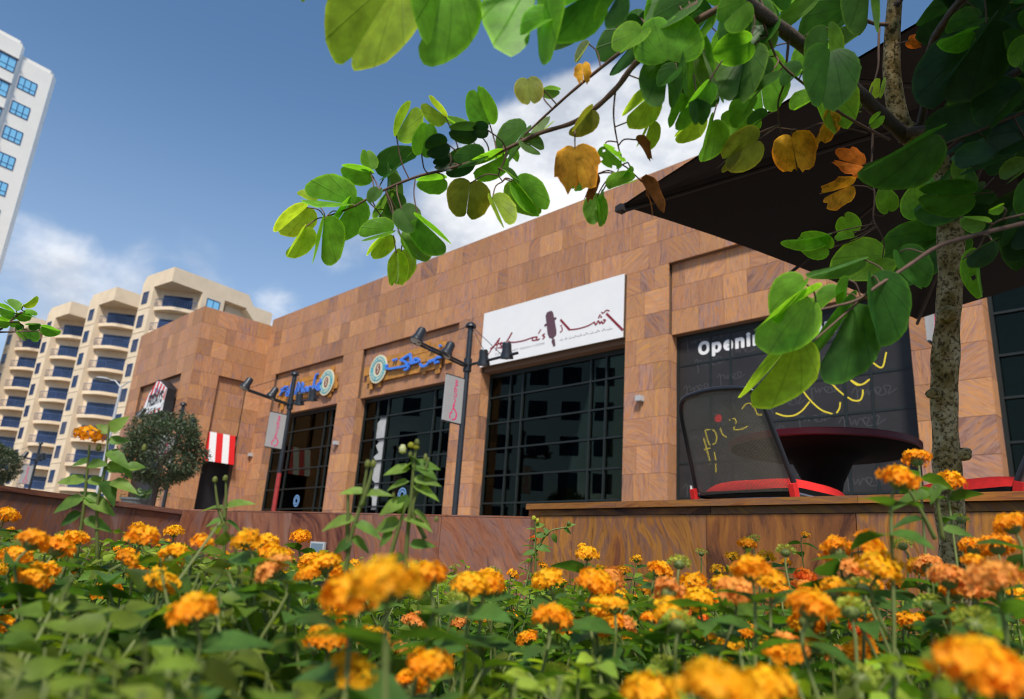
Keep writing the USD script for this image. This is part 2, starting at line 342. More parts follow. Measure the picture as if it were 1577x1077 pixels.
def leafmat(name, trans=0.5, veins=5.0, rough=0.42, boost=(1.25, 1.5, 0.35), spec=0.4, vein_amt=.5, mottle=.16):
    """tint: the leaf's own colour; leafuv: along and across the blade, so that veins fan out from the stalk."""
    return mat(name, {
        'ti': ('attribute', {'attribute': 'tint'}), 'uv': ('attribute', {'attribute': 'leafuv'}), 'sx': ('separate_xyz', {}),
        'ua': ('math', {'math_type': 'add', 'value2': .12}), 'at': ('math', {'math_type': 'arctan2'}), 'am': ('math', {'math_type': 'multiply', 'value2': veins}),
        'pp': ('math', {'math_type': 'pingpong', 'value2': .5}), 'vr': ('map_range', {'from_min': 0.0, 'from_max': .07, 'to_min': 1.0, 'to_max': 0.0, 'clamp': True}),
        'g': ('geometry', {}), 'nz': ('noise_texture', {'scale': 55.0, 'detail': 5.0, 'roughness': .6}),
        'nr': ('map_range', {'from_min': .3, 'from_max': .7, 'to_min': 1 - mottle, 'to_max': 1 + mottle, 'clamp': True}),
        'hv': ('hsv', {}), 'vc': ('mix', {'mix_type': 'multiply', 'color2': (.62, .68, .55)}), 'vs': ('math', {'math_type': 'multiply', 'value2': vein_amt}),
        'bo': ('mix', {'mix_type': 'multiply', 'fac': 1.0, 'color2': boost}),
        'rz': ('map_range', {'from_min': .90, 'from_max': .99, 'to_min': 0.0, 'to_max': .8, 'clamp': True}), 'rm': ('mix', {'mix_type': 'multiply', 'color2': (2.0, 1.7, 1.1)}),
        'bp': ('bump', {'strength': .25, 'distance': .002}),
        'p': ('principled_bsdf', {'roughness': rough, 'specular_ior_level': spec}), 't': ('translucent_bsdf', {}), 'm': ('mix_closure', {'fac': trans})},
        [('uv.vector', 'sx.vector'), ('sx.x', 'ua.value1'), ('sx.y', 'at.value1'), ('ua.value', 'at.value2'), ('at.value', 'am.value1'), ('am.value', 'pp.value1'), ('pp.value', 'vr.value'), ('vr.result', 'vs.value1'), ('vs.value', 'vc.fac'),
         ('g.position', 'nz.vector'), ('nz.fac', 'nr.value'), ('nr.result', 'hv.value'), ('ti.color', 'hv.color'), ('hv.color', 'vc.color1'), ('sx.z', 'rz.value'), ('rz.result', 'rm.fac'), ('vc.color', 'rm.color1'), ('rm.color', 'p.base_color'), ('rm.color', 'bo.color1'), ('bo.color', 't.color'),
         ('vr.result', 'bp.height'), ('bp.normal', 'p.normal'), ('p.BSDF', 'm.closure1'), ('t.BSDF', 'm.closure2')], surface='m.closure')


M['leaf'] = leafmat('broad_leaf', .60, 3.2, .42, (1.42, 1.40, .55), .28, .75, .26)
M['dead'] = leafmat('withered_leaf', .4, 3.6, .75, (1.5, 1.1, .5), .15, .8, .5)
M['herb'] = leafmat('herb_leaf', .48, 0.0, .5, (1.45, 1.5, .45), .25, 0.0, .30)
M['petal'] = leafmat('orange_petal', .35, 0.0, .6, (1.3, 1.1, .6), .2, 0.0, .1)
M['stem'] = simple('green_stem', (0.14, 0.17, 0.04), .6)
M['crown'] = leafmat('olive_tree_leaf', .25, 0.0, .5, (1.1, 1.2, .5), .35, 0.0, .2)

# ------------------------------------------------------------------ the setting: ground, platform, bed
rng = np.random.default_rng(7)
FLOOR = 1.03                                    # the raised platform the shops stand on
g = Geo(); g.add([[-1500, -1500, 0], [1500, -1500, 0], [1500, 1500, 0], [-1500, 1500, 0]], [[0, 1, 2, 3]])
g.build('ground', M['asphalt'], kind='structure')
WB = np.array([-4.62, 0.10]); WA = np.array([-5.44, 2.13]); WE = np.array([-2.70, 2.816])      # kinked low wall: far end, corner, end at the terrace
bed = Polygon([tuple(WB), tuple(WA), tuple(WE), (-2.72, 2.86), (3.5, 2.86), (3.5, -2.2), (-3.7, -2.2)])
plat = sbox(-34, -3.2, 8, 24).difference(bed.buffer(.02)).difference(sbox(-34, -3.2, -12, 0.0))
g = Geo(); g.poly(plat, [0, 0, 0.02], [1, 0, 0], [0, 1, 0], FLOOR - 0.02)
g.build('pavement', M['paving'], kind='structure')
g = Geo()
xs, ys = np.meshgrid(np.linspace(-5.6, 3.5, 70), np.linspace(-2.2, 3.0, 46), indexing='ij')
P = np.stack([xs, ys, np.zeros_like(xs)], -1)
P[..., 2] = 0.52 + .08 * meshkit.fbm(P * 2.0, 3, 4)
keep = shapely.contains_xy(bed.buffer(.12), xs, ys)
idx = np.arange(xs.size).reshape(xs.shape)
q = np.stack([idx[:-1, :-1], idx[1:, :-1], idx[1:, 1:], idx[:-1, 1:]], -1)[keep[:-1, :-1] & keep[1:, 1:]].reshape(-1, 4)
_u, _i = np.unique(q, return_inverse=True); g.add(P.reshape(-1, 3)[_u], _i.reshape(q.shape)); g.build('flower_bed_soil', M['soil'], smooth=True, kind='structure')


# ------------------------------------------------------------------ stone cladding
def courses(z0, z1, h):
    n = max(1, round((z1 - z0) / h)); return np.linspace(z0, z1, n + 1)


def tile_rects(u0, u1, zs, rng, widths=(.30, .42, .46, .60, .62), minw=.16):
    out = []
    for k in range(len(zs) - 1):
        u = u0
        while u < u1 - 1e-6:
            w = float(rng.choice(widths))
            if u == u0: w *= rng.uniform(.45, 1)
            if u1 - (u + w) < minw: w = u1 - u
            out.append((u, u + w, zs[k], zs[k + 1])); u += w
    return out


def tiles(o, U, N, rects, rng, thick=.03, joint=.0025, proud=.003, vertical=.80):
    """Tile boxes on the plane o + u U + z, outer face along N; returns (centre, Geo) for each."""
    o, U, N = (np.asarray(a, float) for a in (o, U, N)); out = []
    for (a, b, z0, z1) in rects:
        pr = rng.uniform(0, proud); a2, b2, c2, d2 = a + joint, b - joint, z0 + joint, z1 - joint
        if b2 - a2 < .01 or d2 - c2 < .01: continue
        cc = o + U * (a2 + b2) / 2 + np.array([0, 0, (c2 + d2) / 2]) - N * (thick / 2 - pr)
        G = Geo(); G.obox(cc, U * (b2 - a2) / 2, N * thick / 2, [0, 0, (d2 - c2) / 2])
        v = G.v[0]; u = (v - o) @ U; z = v[:, 2]; n = (v - o) @ N
        th = rng.normal(0, .10) if rng.random() < vertical else rng.choice([PI / 2, PI / 4, -PI / 4, PI / 3]) + rng.normal(0, .25)
        off = rng.uniform(0, 60, 2); seed = rng.uniform(0, 900)
        c, s = math.cos(th), math.sin(th)
        G.g[0] = np.stack([c * u + s * z + off[0] + n * .7, -s * u + c * z + off[1], np.full(len(v), seed)], -1)
        out.append((cc, G))
    return out


def clad(parent, tl, material, name='tile', limit=290):
    """The tiles that show largest become parts of their own, the rest one part."""
    p = np.array([t[0] for t in tl]); q = pix(p); size = np.where(q[:, 2] > 0, 1 / np.maximum(q[:, 2], .1), 0)
    out = (q[:, 0] < -60) | (q[:, 0] > 1640) | (q[:, 1] < -60)
    order = np.argsort(-(size * np.where(out, .1, 1)))
    rest = Geo()
    for k, i in enumerate(order):
        if k < limit: tl[i][1].build(name, material, parent, attrs=True)
        else:
            G = tl[i][1]; rest.add(G.v[0], G.f[0], G.g[0])
    if rest.n: rest.build('stone_cladding', material, parent, attrs=True, kind='stuff')


FY = 10.0; TOP = 8.16; REC = 6.31; LIN = 5.04; GLY = FY + .30
PIL = [(-21.22, -20.48), (-16.77, -15.87), (-12.13, -11.27), (-7.57, -6.69), (-3.01, -2.16), (1.55, 2.40)]
BAY = [(PIL[i][1], PIL[i + 1][0]) for i in range(5)]
bld = thing('shop_building', 'long brown sandstone shop building with five dark glazed bays between its pillars', 'building')
low = np.concatenate([[FLOOR], LIN - .46 * np.arange(8, -1, -1)])
mid = courses(LIN, REC, .423); upp = courses(REC, TOP, .4625)
r = np.random.default_rng(11); tl = []
tl += tiles([0, FY, 0], [1, 0, 0], [0, -1, 0], tile_rects(-21.22, 2.40, upp, r), r)
for a, b in PIL:
    tl += tiles([0, FY, 0], [1, 0, 0], [0, -1, 0], tile_rects(a, b, np.concatenate([low[:-1], mid]), r, (.30, .52, .58), .22), r, vertical=.35)
for k, (a, b) in enumerate(BAY):
    if k != 2: tl += tiles([0, FY + .10, 0], [1, 0, 0], [0, -1, 0], tile_rects(a, b, mid, r), r)
    zs = low
    tl += tiles([a, FY + .03, 0], [0, 1, 0], [1, 0, 0], [(0, .27, zs[i], zs[i + 1]) for i in range(len(zs) - 1)], r)
    tl += tiles([b, FY + .03, 0], [0, 1, 0], [-1, 0, 0], [(0, .27, zs[i], zs[i + 1]) for i in range(len(zs) - 1)], r)
clad(bld, tl, M['stone'])
g = Geo()
g.box(-21.21, 2.39, FY + .031, FY + .5, REC + .004, TOP - .004)
for a, b in PIL: g.box(a + .031, b - .031, FY + .031, FY + .5, FLOOR, REC)
for k, (a, b) in enumerate(BAY): g.box(a - .02, b + .02, FY + (.131 if k != 2 else .06), FY + .48, LIN + .002, REC)
g.box(-21.21, 2.39, FY + .5, 20, TOP - .7, TOP - .6)
g.build('wall', M['grout'], bld)
g = Geo(); g.box(-21.2, 2.4, 19.8, 20, FLOOR, TOP - .7); g.box(-21.4, -21.21, FY + .4, 20, FLOOR, TOP); g.box(2.38, 2.6, FY + .04, 20, FLOOR, TOP - .01)
for a, b in PIL[1:-1]: g.box(a + .2, b - .2, FY + .5, 20, FLOOR, TOP - .7)
g.build('interior_wall', M['interior'], bld)
g = Geo(); g.box(-21.2, 2.38, FY + .31, 19.8, FLOOR - .1, FLOOR + .005); g.build('interior_floor', M['interior'], bld)
g = Geo(); g.box(-21.20, 2.39, FY + .01, FY + .52, TOP, TOP + .03); g.g[0] = g.v[0][:, [0, 1, 2]] * [1, 1, 0]; g.build('coping', M['stone'], bld, attrs=True)

ROWS = [1.83, 2.37, 2.91, 3.45, 3.98, 4.525]
INX = (.63, .985)


def shop_window(k):
    a, b = BAY[k]; cols = [a + .03, a + INX[0], a + INX[1], b - .965, b - .605, b - .03]
    if k in (0, 1): cols = [a + .03, a + .60, a + 1.03, b - .93, b - .62, b - .03]
    g = Geo(); y0, y1 = GLY - .05, GLY + .05
    g.box(a, a + .05, y0, y1, FLOOR, LIN); g.box(b - .05, b, y0, y1, FLOOR, LIN); g.box(a + .05, b - .05, y0, y1, LIN - .09, LIN); g.box(a + .05, b - .05, y0, y1, FLOOR, FLOOR + .08)
    w = g.build('window', M['metal_dark'], bld, label=['window with a small round decal low down', 'window with a torn pale strip', 'window that mirrors a block of flats', 'window covered by a dark printed film', None][k])
    for c in cols[1:-1]:
        G = Geo(); G.box(c - .016, c + .016, y0 + .004, y1 - .006, FLOOR + .08, LIN - .09); G.build('mullion', M['metal_dark'], w)
    for z in ROWS:
        G = Geo(); G.box(a + .05, b - .05, y0 + .008, y1 - .01, z - .015, z + .015); G.build('transom', M['metal_dark'], w)
    zs = [FLOOR + .07] + ROWS + [LIN - .08]
    if k != 3:
        for i in range(5):
            for j in range(len(zs) - 1):
                G = Geo(); G.box(cols[i] + .008, cols[i + 1] - .008, GLY - .004 + r.uniform(-.001, .001), GLY + .004, zs[j] + .006, zs[j + 1] - .006)
                G.build('pane', M['glass'], w)
    return w


r = np.random.default_rng(5)
WIN = [shop_window(k) for k in range(5)]
a, b = BAY[2]
g = Geo(); g.box(b - .58, b - .06, GLY + .10, GLY + .12, FLOOR + .1, LIN - .1); g.build('blind', simple('olive_blind', (0.55, 0.42, 0.10), .8, noise=.2, nscale=2), WIN[2])
# film with its print on the fourth window
a, b = BAY[3]; FXY = GLY - .034
g = Geo(); g.box(a + .03, b - .03, FXY, FXY + .02, FLOOR + .05, LIN - .05); film = g.build('window_film', M['film'], WIN[3])
FP = FXY - .0015


def px_on(scale, ox, oy, y):
    """Points traced from a close-up of the photograph, laid on the facade-parallel plane y: local (x, z)."""
    return lambda pts: np.array([on(ox + p[0] / scale, oy + p[1] / scale, 1, y)[[0, 2]] for p in pts])


def flat_text(text, h, x0, z0, y, x1=None, bold=True, depth=.002):
    m = meshkit.text_mesh(text, h, depth, bold); v = np.array(m.vertices)
    if x1 is not None: v[:, 0] *= (x1 - x0) / (v[:, 0].max() - v[:, 0].min()); v[:, 0] -= v[:, 0].min()
    return np.stack([v[:, 0] + x0, np.full(len(v), y) - v[:, 2], v[:, 1] + z0], -1), np.array(m.faces)


def fat(v, f, r, depth):
    """The same letter with its strokes fattened by r."""
    t = v[f]; n = np.cross(t[:, 1] - t[:, 0], t[:, 2] - t[:, 0])
    s = unary_union([Polygon(q[:, [0, 2]]).buffer(1e-5) for q in t[n[:, 1] < -1e-9]]).buffer(r)
    G = Geo(); G.poly(s, [0, v[:, 1].max(), 0], [1, 0, 0], [0, 0, 1], depth); return G.v, G.f, G.n


def spaced_text(text, h, x0, x1, z0, y, bold=True, depth=.002, heavy=0.0):
    """Letters set with wide gaps from x0 to x1."""
    G = Geo(); parts = []; x = 0.0
    for ch in text:
        if ch == ' ': x += h * .42; continue
        v, f = flat_text(ch, h, 0, 0, y, None, bold, depth)
        if heavy: a_, b_, _ = fat(v, f, heavy, depth); v, f = np.vstack(a_), np.vstack(b_)
        w = v[:, 0].max() - v[:, 0].min(); v[:, 0] -= v[:, 0].min()
        parts.append((v, f, x)); x += w + h * .17
    k = (x1 - x0) / (x - h * .17)
    for v, f, xx in parts:
        v = v.copy(); v[:, 0] = x0 + (v[:, 0] + xx) * k; v[:, 2] += z0; G.add(v, f)
    return G


def flat(geoms, y, depth):
    """Shapes given in (x, z), facing the street (-y), standing depth proud of the plane y."""
    G = Geo(); G.poly(unary_union(geoms), [0, y, 0], [1, 0, 0], [0, 0, 1], depth); return G


spaced_text('Opening Soon', .195, -6.285, -4.05, 4.675, FP, heavy=.010).build('lettering', M['white'], WIN[3])
spaced_text('M', .10, -6.44, -6.355, 2.453, FP).build('lettering', M['white'], WIN[3])
T8 = px_on(4.928, 1020, 580, FP); T7 = px_on(4.897, 1020, 360, FP); TS = px_on(5.669, 1320, 410, FP); T4 = px_on(2.2908, 1020, 350, FP)
yl = [[(605, 245), (635, 210), (670, 205), (700, 240), (720, 285), (755, 290)], [(510, 330), (545, 320), (560, 345), (545, 400), (600, 400), (645, 380)], [(440, 395), (455, 435), (485, 460)],
      [(325, 410), (350, 500), (370, 525)], [(330, 405), (385, 405), (412, 450), (405, 500), (375, 520)], [(315, 470), (345, 580), (360, 640)], [(320, 555), (370, 540)], [(395, 575), (408, 640)], [(365, 660), (372, 680)], [(405, 665), (408, 725)],
      [(865, 280), (930, 300), (1000, 295), (1060, 260), (1115, 195)], [(1030, 55), (1110, 165), (1200, 250), (1290, 285)], [(1325, 275), (1345, 240), (1350, 200)], [(1255, 15), (1320, 90), (1390, 150)], [(1410, 160), (1450, 182), (1500, 180), (1520, 140), (1522, 105)],
      [(1435, 35), (1480, 65), (1530, 55), (1570, 25)], [(1040, 25), (1090, -20)]]
sh = [stroke(curve(T8(p)), .020) for p in yl]
sh += [stroke(curve(T4(p)), .020) for p in [[(485, 540), (530, 500)], [(538, 455), (560, 500), (600, 545)], [(665, 540), (700, 556), (730, 538)], [(738, 475), (775, 495), (790, 443)]]]
flat(sh, FP, .0012).build('handwriting', M['yellow'], WIN[3])
c = T8([(425, 318)])[0]; flat([Point(*c).buffer(.062)], FP, .0014).build('red_dot', M['red'], WIN[3])
gl = []; r = np.random.default_rng(3)                               # faint looping handwriting all over the film
for row in range(9):
    z = 1.65 + row * .40
    for s in range(6):
        x = a + .12 + s * .62 + (row % 2) * .2
        if x > b - .5: continue
        k = r.uniform(1.0, 1.35); base = [(0, .06), (.05, .12), (.07, -.07), (.06, .06), (.11, .10), (.13, .03), (.17, .08), (.18, .02), (.22, .09), (.27, .02), (.25, .09), (.31, .08), (.28, .01), (.36, .02), (.34, .10), (.41, .09), (.38, .01), (.47, .06)]
        gl.append(stroke(curve([(x + k * p, z + .12 * (s % 2) + k * q) for p, q in base], 4), .011))
flat(gl, FP + .0007, .001).build('faint_handwriting', M['film_light'], WIN[3])
# torn pale strip and decals on the fish shop windows
T = px_on(5.669, 520, 620, GLY - .006); r = np.random.default_rng(9)
ztop, zbot = 4.55, 2.30; zz = np.linspace(zbot, ztop, 26); left = -15.26 + r.uniform(-.05, .05, 26).cumsum() * .4 + np.linspace(.12, .0, 26) * 0; right = -14.87 + r.uniform(-.012, .012, 26)
left = -15.20 + np.where(r.random(26) < .4, r.uniform(.05, .20, 26), 0) - .10 * (zz - zbot) / (ztop - zbot) + r.normal(0, .015, 26); left[-2:] += .12; left[:3] += .10; right = right + np.where(r.random(26) < .2, -.04, 0)
flat([Polygon(list(zip(left, zz)) + list(zip(right[::-1], zz[::-1])))], GLY - .006, .001).build('torn_strip', simple('torn_silver_strip', (.42, .42, .41), .5, noise=.15), WIN[1])


def decal(x, z, y, R, win):
    ring = [Point(x, z).buffer(R).difference(Point(x, z).buffer(R * .86)), Point(x, z).buffer(R * .55).difference(Point(x, z).buffer(R * .42))]
    ring += [affinity.rotate(sbox(x - R * .05, z + R * .60, x + R * .05, z + R * .80), t, origin=(x, z)) for t in range(0, 360, 24)]
    flat(ring, y, .001).build('round_decal', M['blue_light'], win)


p = on(456.5, 771.5, 1, GLY - .006); decal(p[0], p[2], GLY - .006, .155, WIN[0])
p = on(619, 762, 1, GLY - .006); decal(p[0], p[2], GLY - .006, .155, WIN[1])

# ------------------------------------------------------------------ the corner block, left
fb = thing('corner_building', 'brown sandstone corner block at the left end with a striped awning over its side door', 'building')
BX0, BX1, BY = -26.30, -21.22, 7.85; BT = 7.98
r = np.random.default_rng(21); tl = []
zs = np.concatenate([courses(FLOOR, 4.42, .46), courses(4.42, 6.06, .46)[1:], courses(6.06, BT, .46)[1:]])
for i in range(len(zs) - 1):
    z2 = zs[i:i + 2]
    if zs[i] >= 6.05: spans = [(BX0, BX1)]
    else: spans = [(BX0, -25.31), (-21.97, BX1)]
    for s in spans: tl += tiles([0, BY, 0], [1, 0, 0], [0, -1, 0], tile_rects(s[0], s[1], z2, r), r)
    if zs[i] < 6.05 and zs[i] >= 4.41: tl += tiles([0, BY + .12, 0], [1, 0, 0], [0, -1, 0], tile_rects(-25.31, -21.97, z2, r), r)
    spans = [(BY + .0, FY)] if zs[i] >= 6.05 else [(BY, 8.64), (9.54, FY)]
    for s in spans: tl += tiles([BX1, 0, 0], [0, 1, 0], [1, 0, 0], tile_rects(s[0] + .03 * (s[0] == BY), s[1], z2, r), r)
    if zs[i] < 6.05 and zs[i] >= 4.41: tl += tiles([BX1 - .10, 0, 0], [0, 1, 0], [1, 0, 0], tile_rects(8.64, 9.54, z2, r), r)
    if zs[i] < 4.41: tl += tiles([-25.31, BY + .03, 0], [0, 1, 0], [1, 0, 0], [(0, .3, zs[i], zs[i + 1])], r)
clad(fb, tl, M['stone'], limit=240)
g = Geo(); x0, x1 = BX0 + .03, BX1 - .031
g.box(x0, x1, BY + .031, BY + .5, 6.064, BT - .005); g.box(x0, -25.34, BY + .031, BY + .5, FLOOR, 6.064); g.box(-21.94, x1, BY + .031, BY + .5, FLOOR, 6.064); g.box(-25.34, -21.94, BY + .152, BY + .5, 4.42, 6.064)
g.box(x1 - .4, x1, BY + .5, FY + .3, 6.064, BT - .005); g.box(x1 - .4, x1, BY + .5, 8.60, FLOOR, 6.064); g.box(x1 - .4, x1, 9.57, FY + .3, FLOOR, 6.064); g.box(x1 - .4, x1 - .101, 8.60, 9.57, 4.42, 6.064)
g.box(x0, x0 + .3, BY + .5, 16, FLOOR, BT - .005); g.box(x0, x1, BY + .5, 16, 7.2, 7.3)
g.build('wall', M['grout'], fb)
g = Geo(); g.box(x0 + .3, x1, 15.8, 16, FLOOR, 7.2); g.box(x0 + .3, x1, BY + .1, 16, FLOOR - .05, FLOOR + .004); g.build('interior_wall', M['interior'], fb)
g = Geo(); g.box(-25.28, -21.99, BY + .33, BY + .36, FLOOR + .02, 4.40); g.build('window', M['black'], fb)
g = Geo(); g.box(BX1 - .36, BX1 - .33, 8.62, 9.56, FLOOR + .02, 4.40); g.build('door', M['black'], fb)
# striped awning: red and white panels on a wedge, its open end to the street
aw = thing('awning', 'small red and white striped box awning over the side door of the corner block', 'awning')
ya, yb, zt, zb, outp = 8.66, 9.44, 4.40, 3.55, .22
cols5 = ['red', 'white', 'red', 'white', 'red']; edges = [ya, ya + .02, ya + .215, ya + .41, ya + .605, yb]
for i in range(5):
    g = Geo(); y0, y1 = edges[i], edges[i + 1]
    g.obox([BX1 + .02 + outp / 2, (y0 + y1) / 2, (zt + zb) / 2], [0, (y1 - y0) / 2, 0], [outp / 2, 0, -(zt - zb) / 2], [.008, 0, .002]); g.build('stripe', M[cols5[i]], aw)
for y in (ya, yb - .012):
    g = Geo(); v = np.array([[BX1 + .004, y, zt], [BX1 + .004, y, zb], [BX1 + .01 + outp, y, zb], [BX1 + .004, y + .012, zt], [BX1 + .004, y + .012, zb], [BX1 + .01 + outp, y + .012, zb]])
    g.add(v, [[0, 1, 2], [3, 5, 4]]); g.add(v, [[0, 3, 4, 1], [1, 4, 5, 2], [2, 5, 3, 0]]); g.build('side_panel', M['red'], aw)

# triangular striped sign on the corner block
fs = thing('striped_sign', 'red and white striped pointed restaurant sign lettered FRIDAYS on the corner block', 'sign')
SY = 7.52
S6 = px_on(4.488, 170, 560, SY)
face = Polygon(S6([(322, 124), (342, 122), (388, 172), (368, 250), (352, 330), (240, 355), (224, 322), (252, 232)]))
g = Geo(); g.poly(face.buffer(.05), [0, SY + .02, 0], [1, 0, 0], [0, 0, 1], -.26); g.build('case', M['black'], fs)
g = Geo(); g.poly(face, [0, SY + .02, 0], [1, 0, 0], [0, 0, 1], .016); g.build('face', M['white'], fs)
bx = face.bounds; st = []
for k in range(7):
    x = bx[0] - .25 + k * .30; st.append(Polygon([(x, bx[1]), (x + .13, bx[1]), (x + .62, bx[3]), (x + .49, bx[3])]))
plate = Polygon(S6([(243, 270), (360, 215), (366, 268), (352, 300), (246, 345)]))
flat([s.intersection(face).difference(plate.buffer(.02)) for s in st], SY + .004, .008).build('stripe', M['red'], fs)
flat([plate], SY + .004 - .009, .006).build('plate', M['white'], fs)
v, f = flat_text('FRIDAYS', .34, 0, 0, 0, None, True); _a, _b, _ = fat(v, f, .006, .002); v, f = np.vstack(_a), np.vstack(_b); v -= [v[:, 0].min(), 0, 0]; L = v[:, 0].max()
p0, p1 = S6([(256, 303), (358, 262)]); sx = (p1[0] - p0[0]) / L
V = np.stack([p0[0] + v[:, 0] * sx, SY - .014 + v[:, 1] - .002, p0[1] + (v[:, 2]) + (p1[1] - p0[1]) * v[:, 0] / L], -1)
g = Geo(); g.add(V, f); g.build('lettering', M['black'], fs)
v, f = flat_text('T.G.I.', .13, 0, 0, 0, None, True); q0 = S6([(302, 205)])[0]; g = Geo(); g.add(v + [q0[0], SY - .006, q0[1]], f); g.build('lettering', simple('blue_ink', (.03, .06, .2), .5), fs)

# ------------------------------------------------------------------ signs on the long building
ws = thing('sign_board', "long white restaurant sign board with dark red handwritten lettering and a dark mauve emblem", 'sign')
WY = FY - .06
g = Geo(); g.box(-11.255, -7.585, WY + .012, FY + .056, 5.13, 6.31); g.build('board', M['sign_edge'], ws)
g = Geo(); g.box(-11.26, -7.58, WY, WY + .012, 5.125, 6.315); g.build('face', M['sign_white'], ws)
A5 = px_on(6.333, 740, 410, WY)
thin = [[(45, 910), (110, 810), (185, 705)], [(188, 705), (165, 770), (152, 822)], [(98, 806), (150, 770), (210, 745)], [(228, 748), (190, 762), (212, 785), (172, 800)], [(305, 652), (262, 725), (200, 802)], [(232, 790), (262, 752), (285, 735), (275, 765)],
        [(275, 742), (330, 743), (420, 728), (500, 700), (552, 690)], [(550, 692), (515, 698), (505, 722), (535, 724), (552, 700)], [(552, 695), (550, 722), (575, 712)], [(588, 622), (568, 655)], [(626, 662), (606, 676), (626, 692), (608, 712)]]
sh = [stroke(curve(A5(p)), .028) for p in thin]
sh += [stroke(A5([(305, 655), (262, 730)]), .042), stroke(A5([(185, 708), (120, 798)]), .038)]
sh += [stroke(A5([(780, 522), (870, 622)]), .045, False), stroke(curve(A5([(868, 622), (960, 610), (1050, 582), (1112, 546)])), .026), stroke(curve(A5([(1108, 548), (1128, 572), (1148, 535), (1165, 560), (1180, 542), (1195, 560), (1218, 530), (1200, 525)])), .030),
       stroke(A5([(1228, 462), (1390, 626)]), .046, False), stroke(curve(A5([(1182, 452), (1200, 458), (1228, 432), (1255, 436)])), .024), stroke(curve(A5([(795, 600), (797, 630), (780, 645)])), .026)]
sh += [Point(*q).buffer(.020) for q in A5([(1165, 480), (1155, 500), (1178, 497), (788, 582)])]
flat(sh, WY, .004).build('lettering', M['sign_red'], ws)
body = Polygon(A5([(640, 485), (652, 455), (690, 441), (705, 455), (722, 540), (738, 640), (735, 672), (706, 702), (676, 696), (660, 660)])).buffer(.01)
tail = Polygon(A5([(700, 705), (694, 740), (715, 788), (732, 772), (724, 712)]))
flat([body, tail, stroke(A5([(645, 570), (632, 578)]), .05), stroke(A5([(722, 515), (732, 512)]), .05)], WY, .006).build('emblem', M['sign_mauve'], ws)
q0, q1 = A5([(142, 866), (625, 768)]); spaced_text('CONTEMPORARY INDIAN CUISINE', .042, q0[0], q1[0], (q0[1] + q1[1]) / 2, WY, False, .002).build('small_lettering', M['sign_grey'], ws)
q0, q1 = A5([(775, 727), (1280, 612)]); r = np.random.default_rng(2); sh = []; x = q0[0]; zc = (q0[1] + q1[1]) / 2
while x < q1[0]:
    w = r.uniform(.05, .16); sh.append(stroke(curve([(x, zc + .01), (x + w * .3, zc - .006), (x + w * .6, zc + r.uniform(0, .03)), (x + w, zc)]), .012)); sh.append(Point(x + w * .5, zc + .035).buffer(.007)); x += w + r.uniform(.01, .05)
flat(sh, WY, .002).build('small_lettering', M['sign_grey'], ws)


def plank_sign(nm, label, k, planks, roundel, strokes, Tf, w):
    t = thing('plank_sign', label, 'sign', None); y = FY + .10
    for (x0, x1, z0, z1, d, rot) in planks:
        s = affinity.rotate(sbox(x0, z0, x1, z1), rot); G = Geo(); G.poly(s, [0, y - d, 0], [1, 0, 0], [0, 0, 1], .03); G.build('plank', M['wood'], t)
    sh = [stroke(curve(Tf(p)), w) for p in strokes if len(p) > 1] + [Point(*Tf(p)[0]).buffer(w * .62) for p in strokes if len(p) == 1]
    for q_ in getattr(unary_union(sh), 'geoms', [unary_union(sh)]):
        G = Geo(); G.poly(q_, [0, y - .10, 0], [1, 0, 0], [0, 0, 1], .05); G.build('letter', M['blue_letter'], t)
    cx, cz, R = roundel
    def disc(ra, rb, d, m, n, parent):
        s = Point(cx, cz).buffer(ra, quad_segs=16)
        if rb: s = s.difference(Point(cx, cz).buffer(rb, quad_segs=16))
        G = Geo(); G.poly(s, [0, y - d, 0], [1, 0, 0], [0, 0, 1], .02); return G.build(n, m, parent)
    ro = disc(R, 0, .10, M['cream'], 'roundel', t); disc(R * .86, R * .55, .108, M['teal'], 'ring', ro)
    s = affinity.scale(Point(cx, cz).buffer(R * .34), .8, 1.15); G = Geo(); G.poly(s, [0, y - .108, 0], [1, 0, 0], [0, 0, 1], .02); G.build('oval', M['brown'], ro)
    G = Geo()
    for word, a0, sg in (('FISH MARKET', 90, -1), ('FISH MARKET', -90, 1)):
        n = len(word)
        for i, ch in enumerate(word):
            if ch == ' ': continue
            th = math.radians(a0 + sg * (i - (n - 1) / 2) * 13.5); v, f = flat_text(ch, R * .17, 0, 0, 0); v[:, 0] -= v[:, 0].mean(); v[:, 2] -= v[:, 2].mean()
            ro_ = th - PI / 2 if sg < 0 else th + PI / 2
            X = v[:, 0] * math.cos(ro_) - v[:, 2] * math.sin(ro_); Z = v[:, 0] * math.sin(ro_) + v[:, 2] * math.cos(ro_)
            G.add(np.stack([cx + R * .705 * math.cos(th) + X, y - .1285 + v[:, 1], cz + R * .705 * math.sin(th) + Z], -1), f)
    G.poly(unary_union([stroke(curve([(cx + R * .06, cz + R * .25), (cx - R * .08, cz + R * .12), (cx + R * .08, cz - R * .05), (cx - R * .02, cz - R * .25)]), R * .07)]), [0, y - .1275, 0], [1, 0, 0], [0, 0, 1], .002)
    G.build('round_lettering', M['cream'], ro)


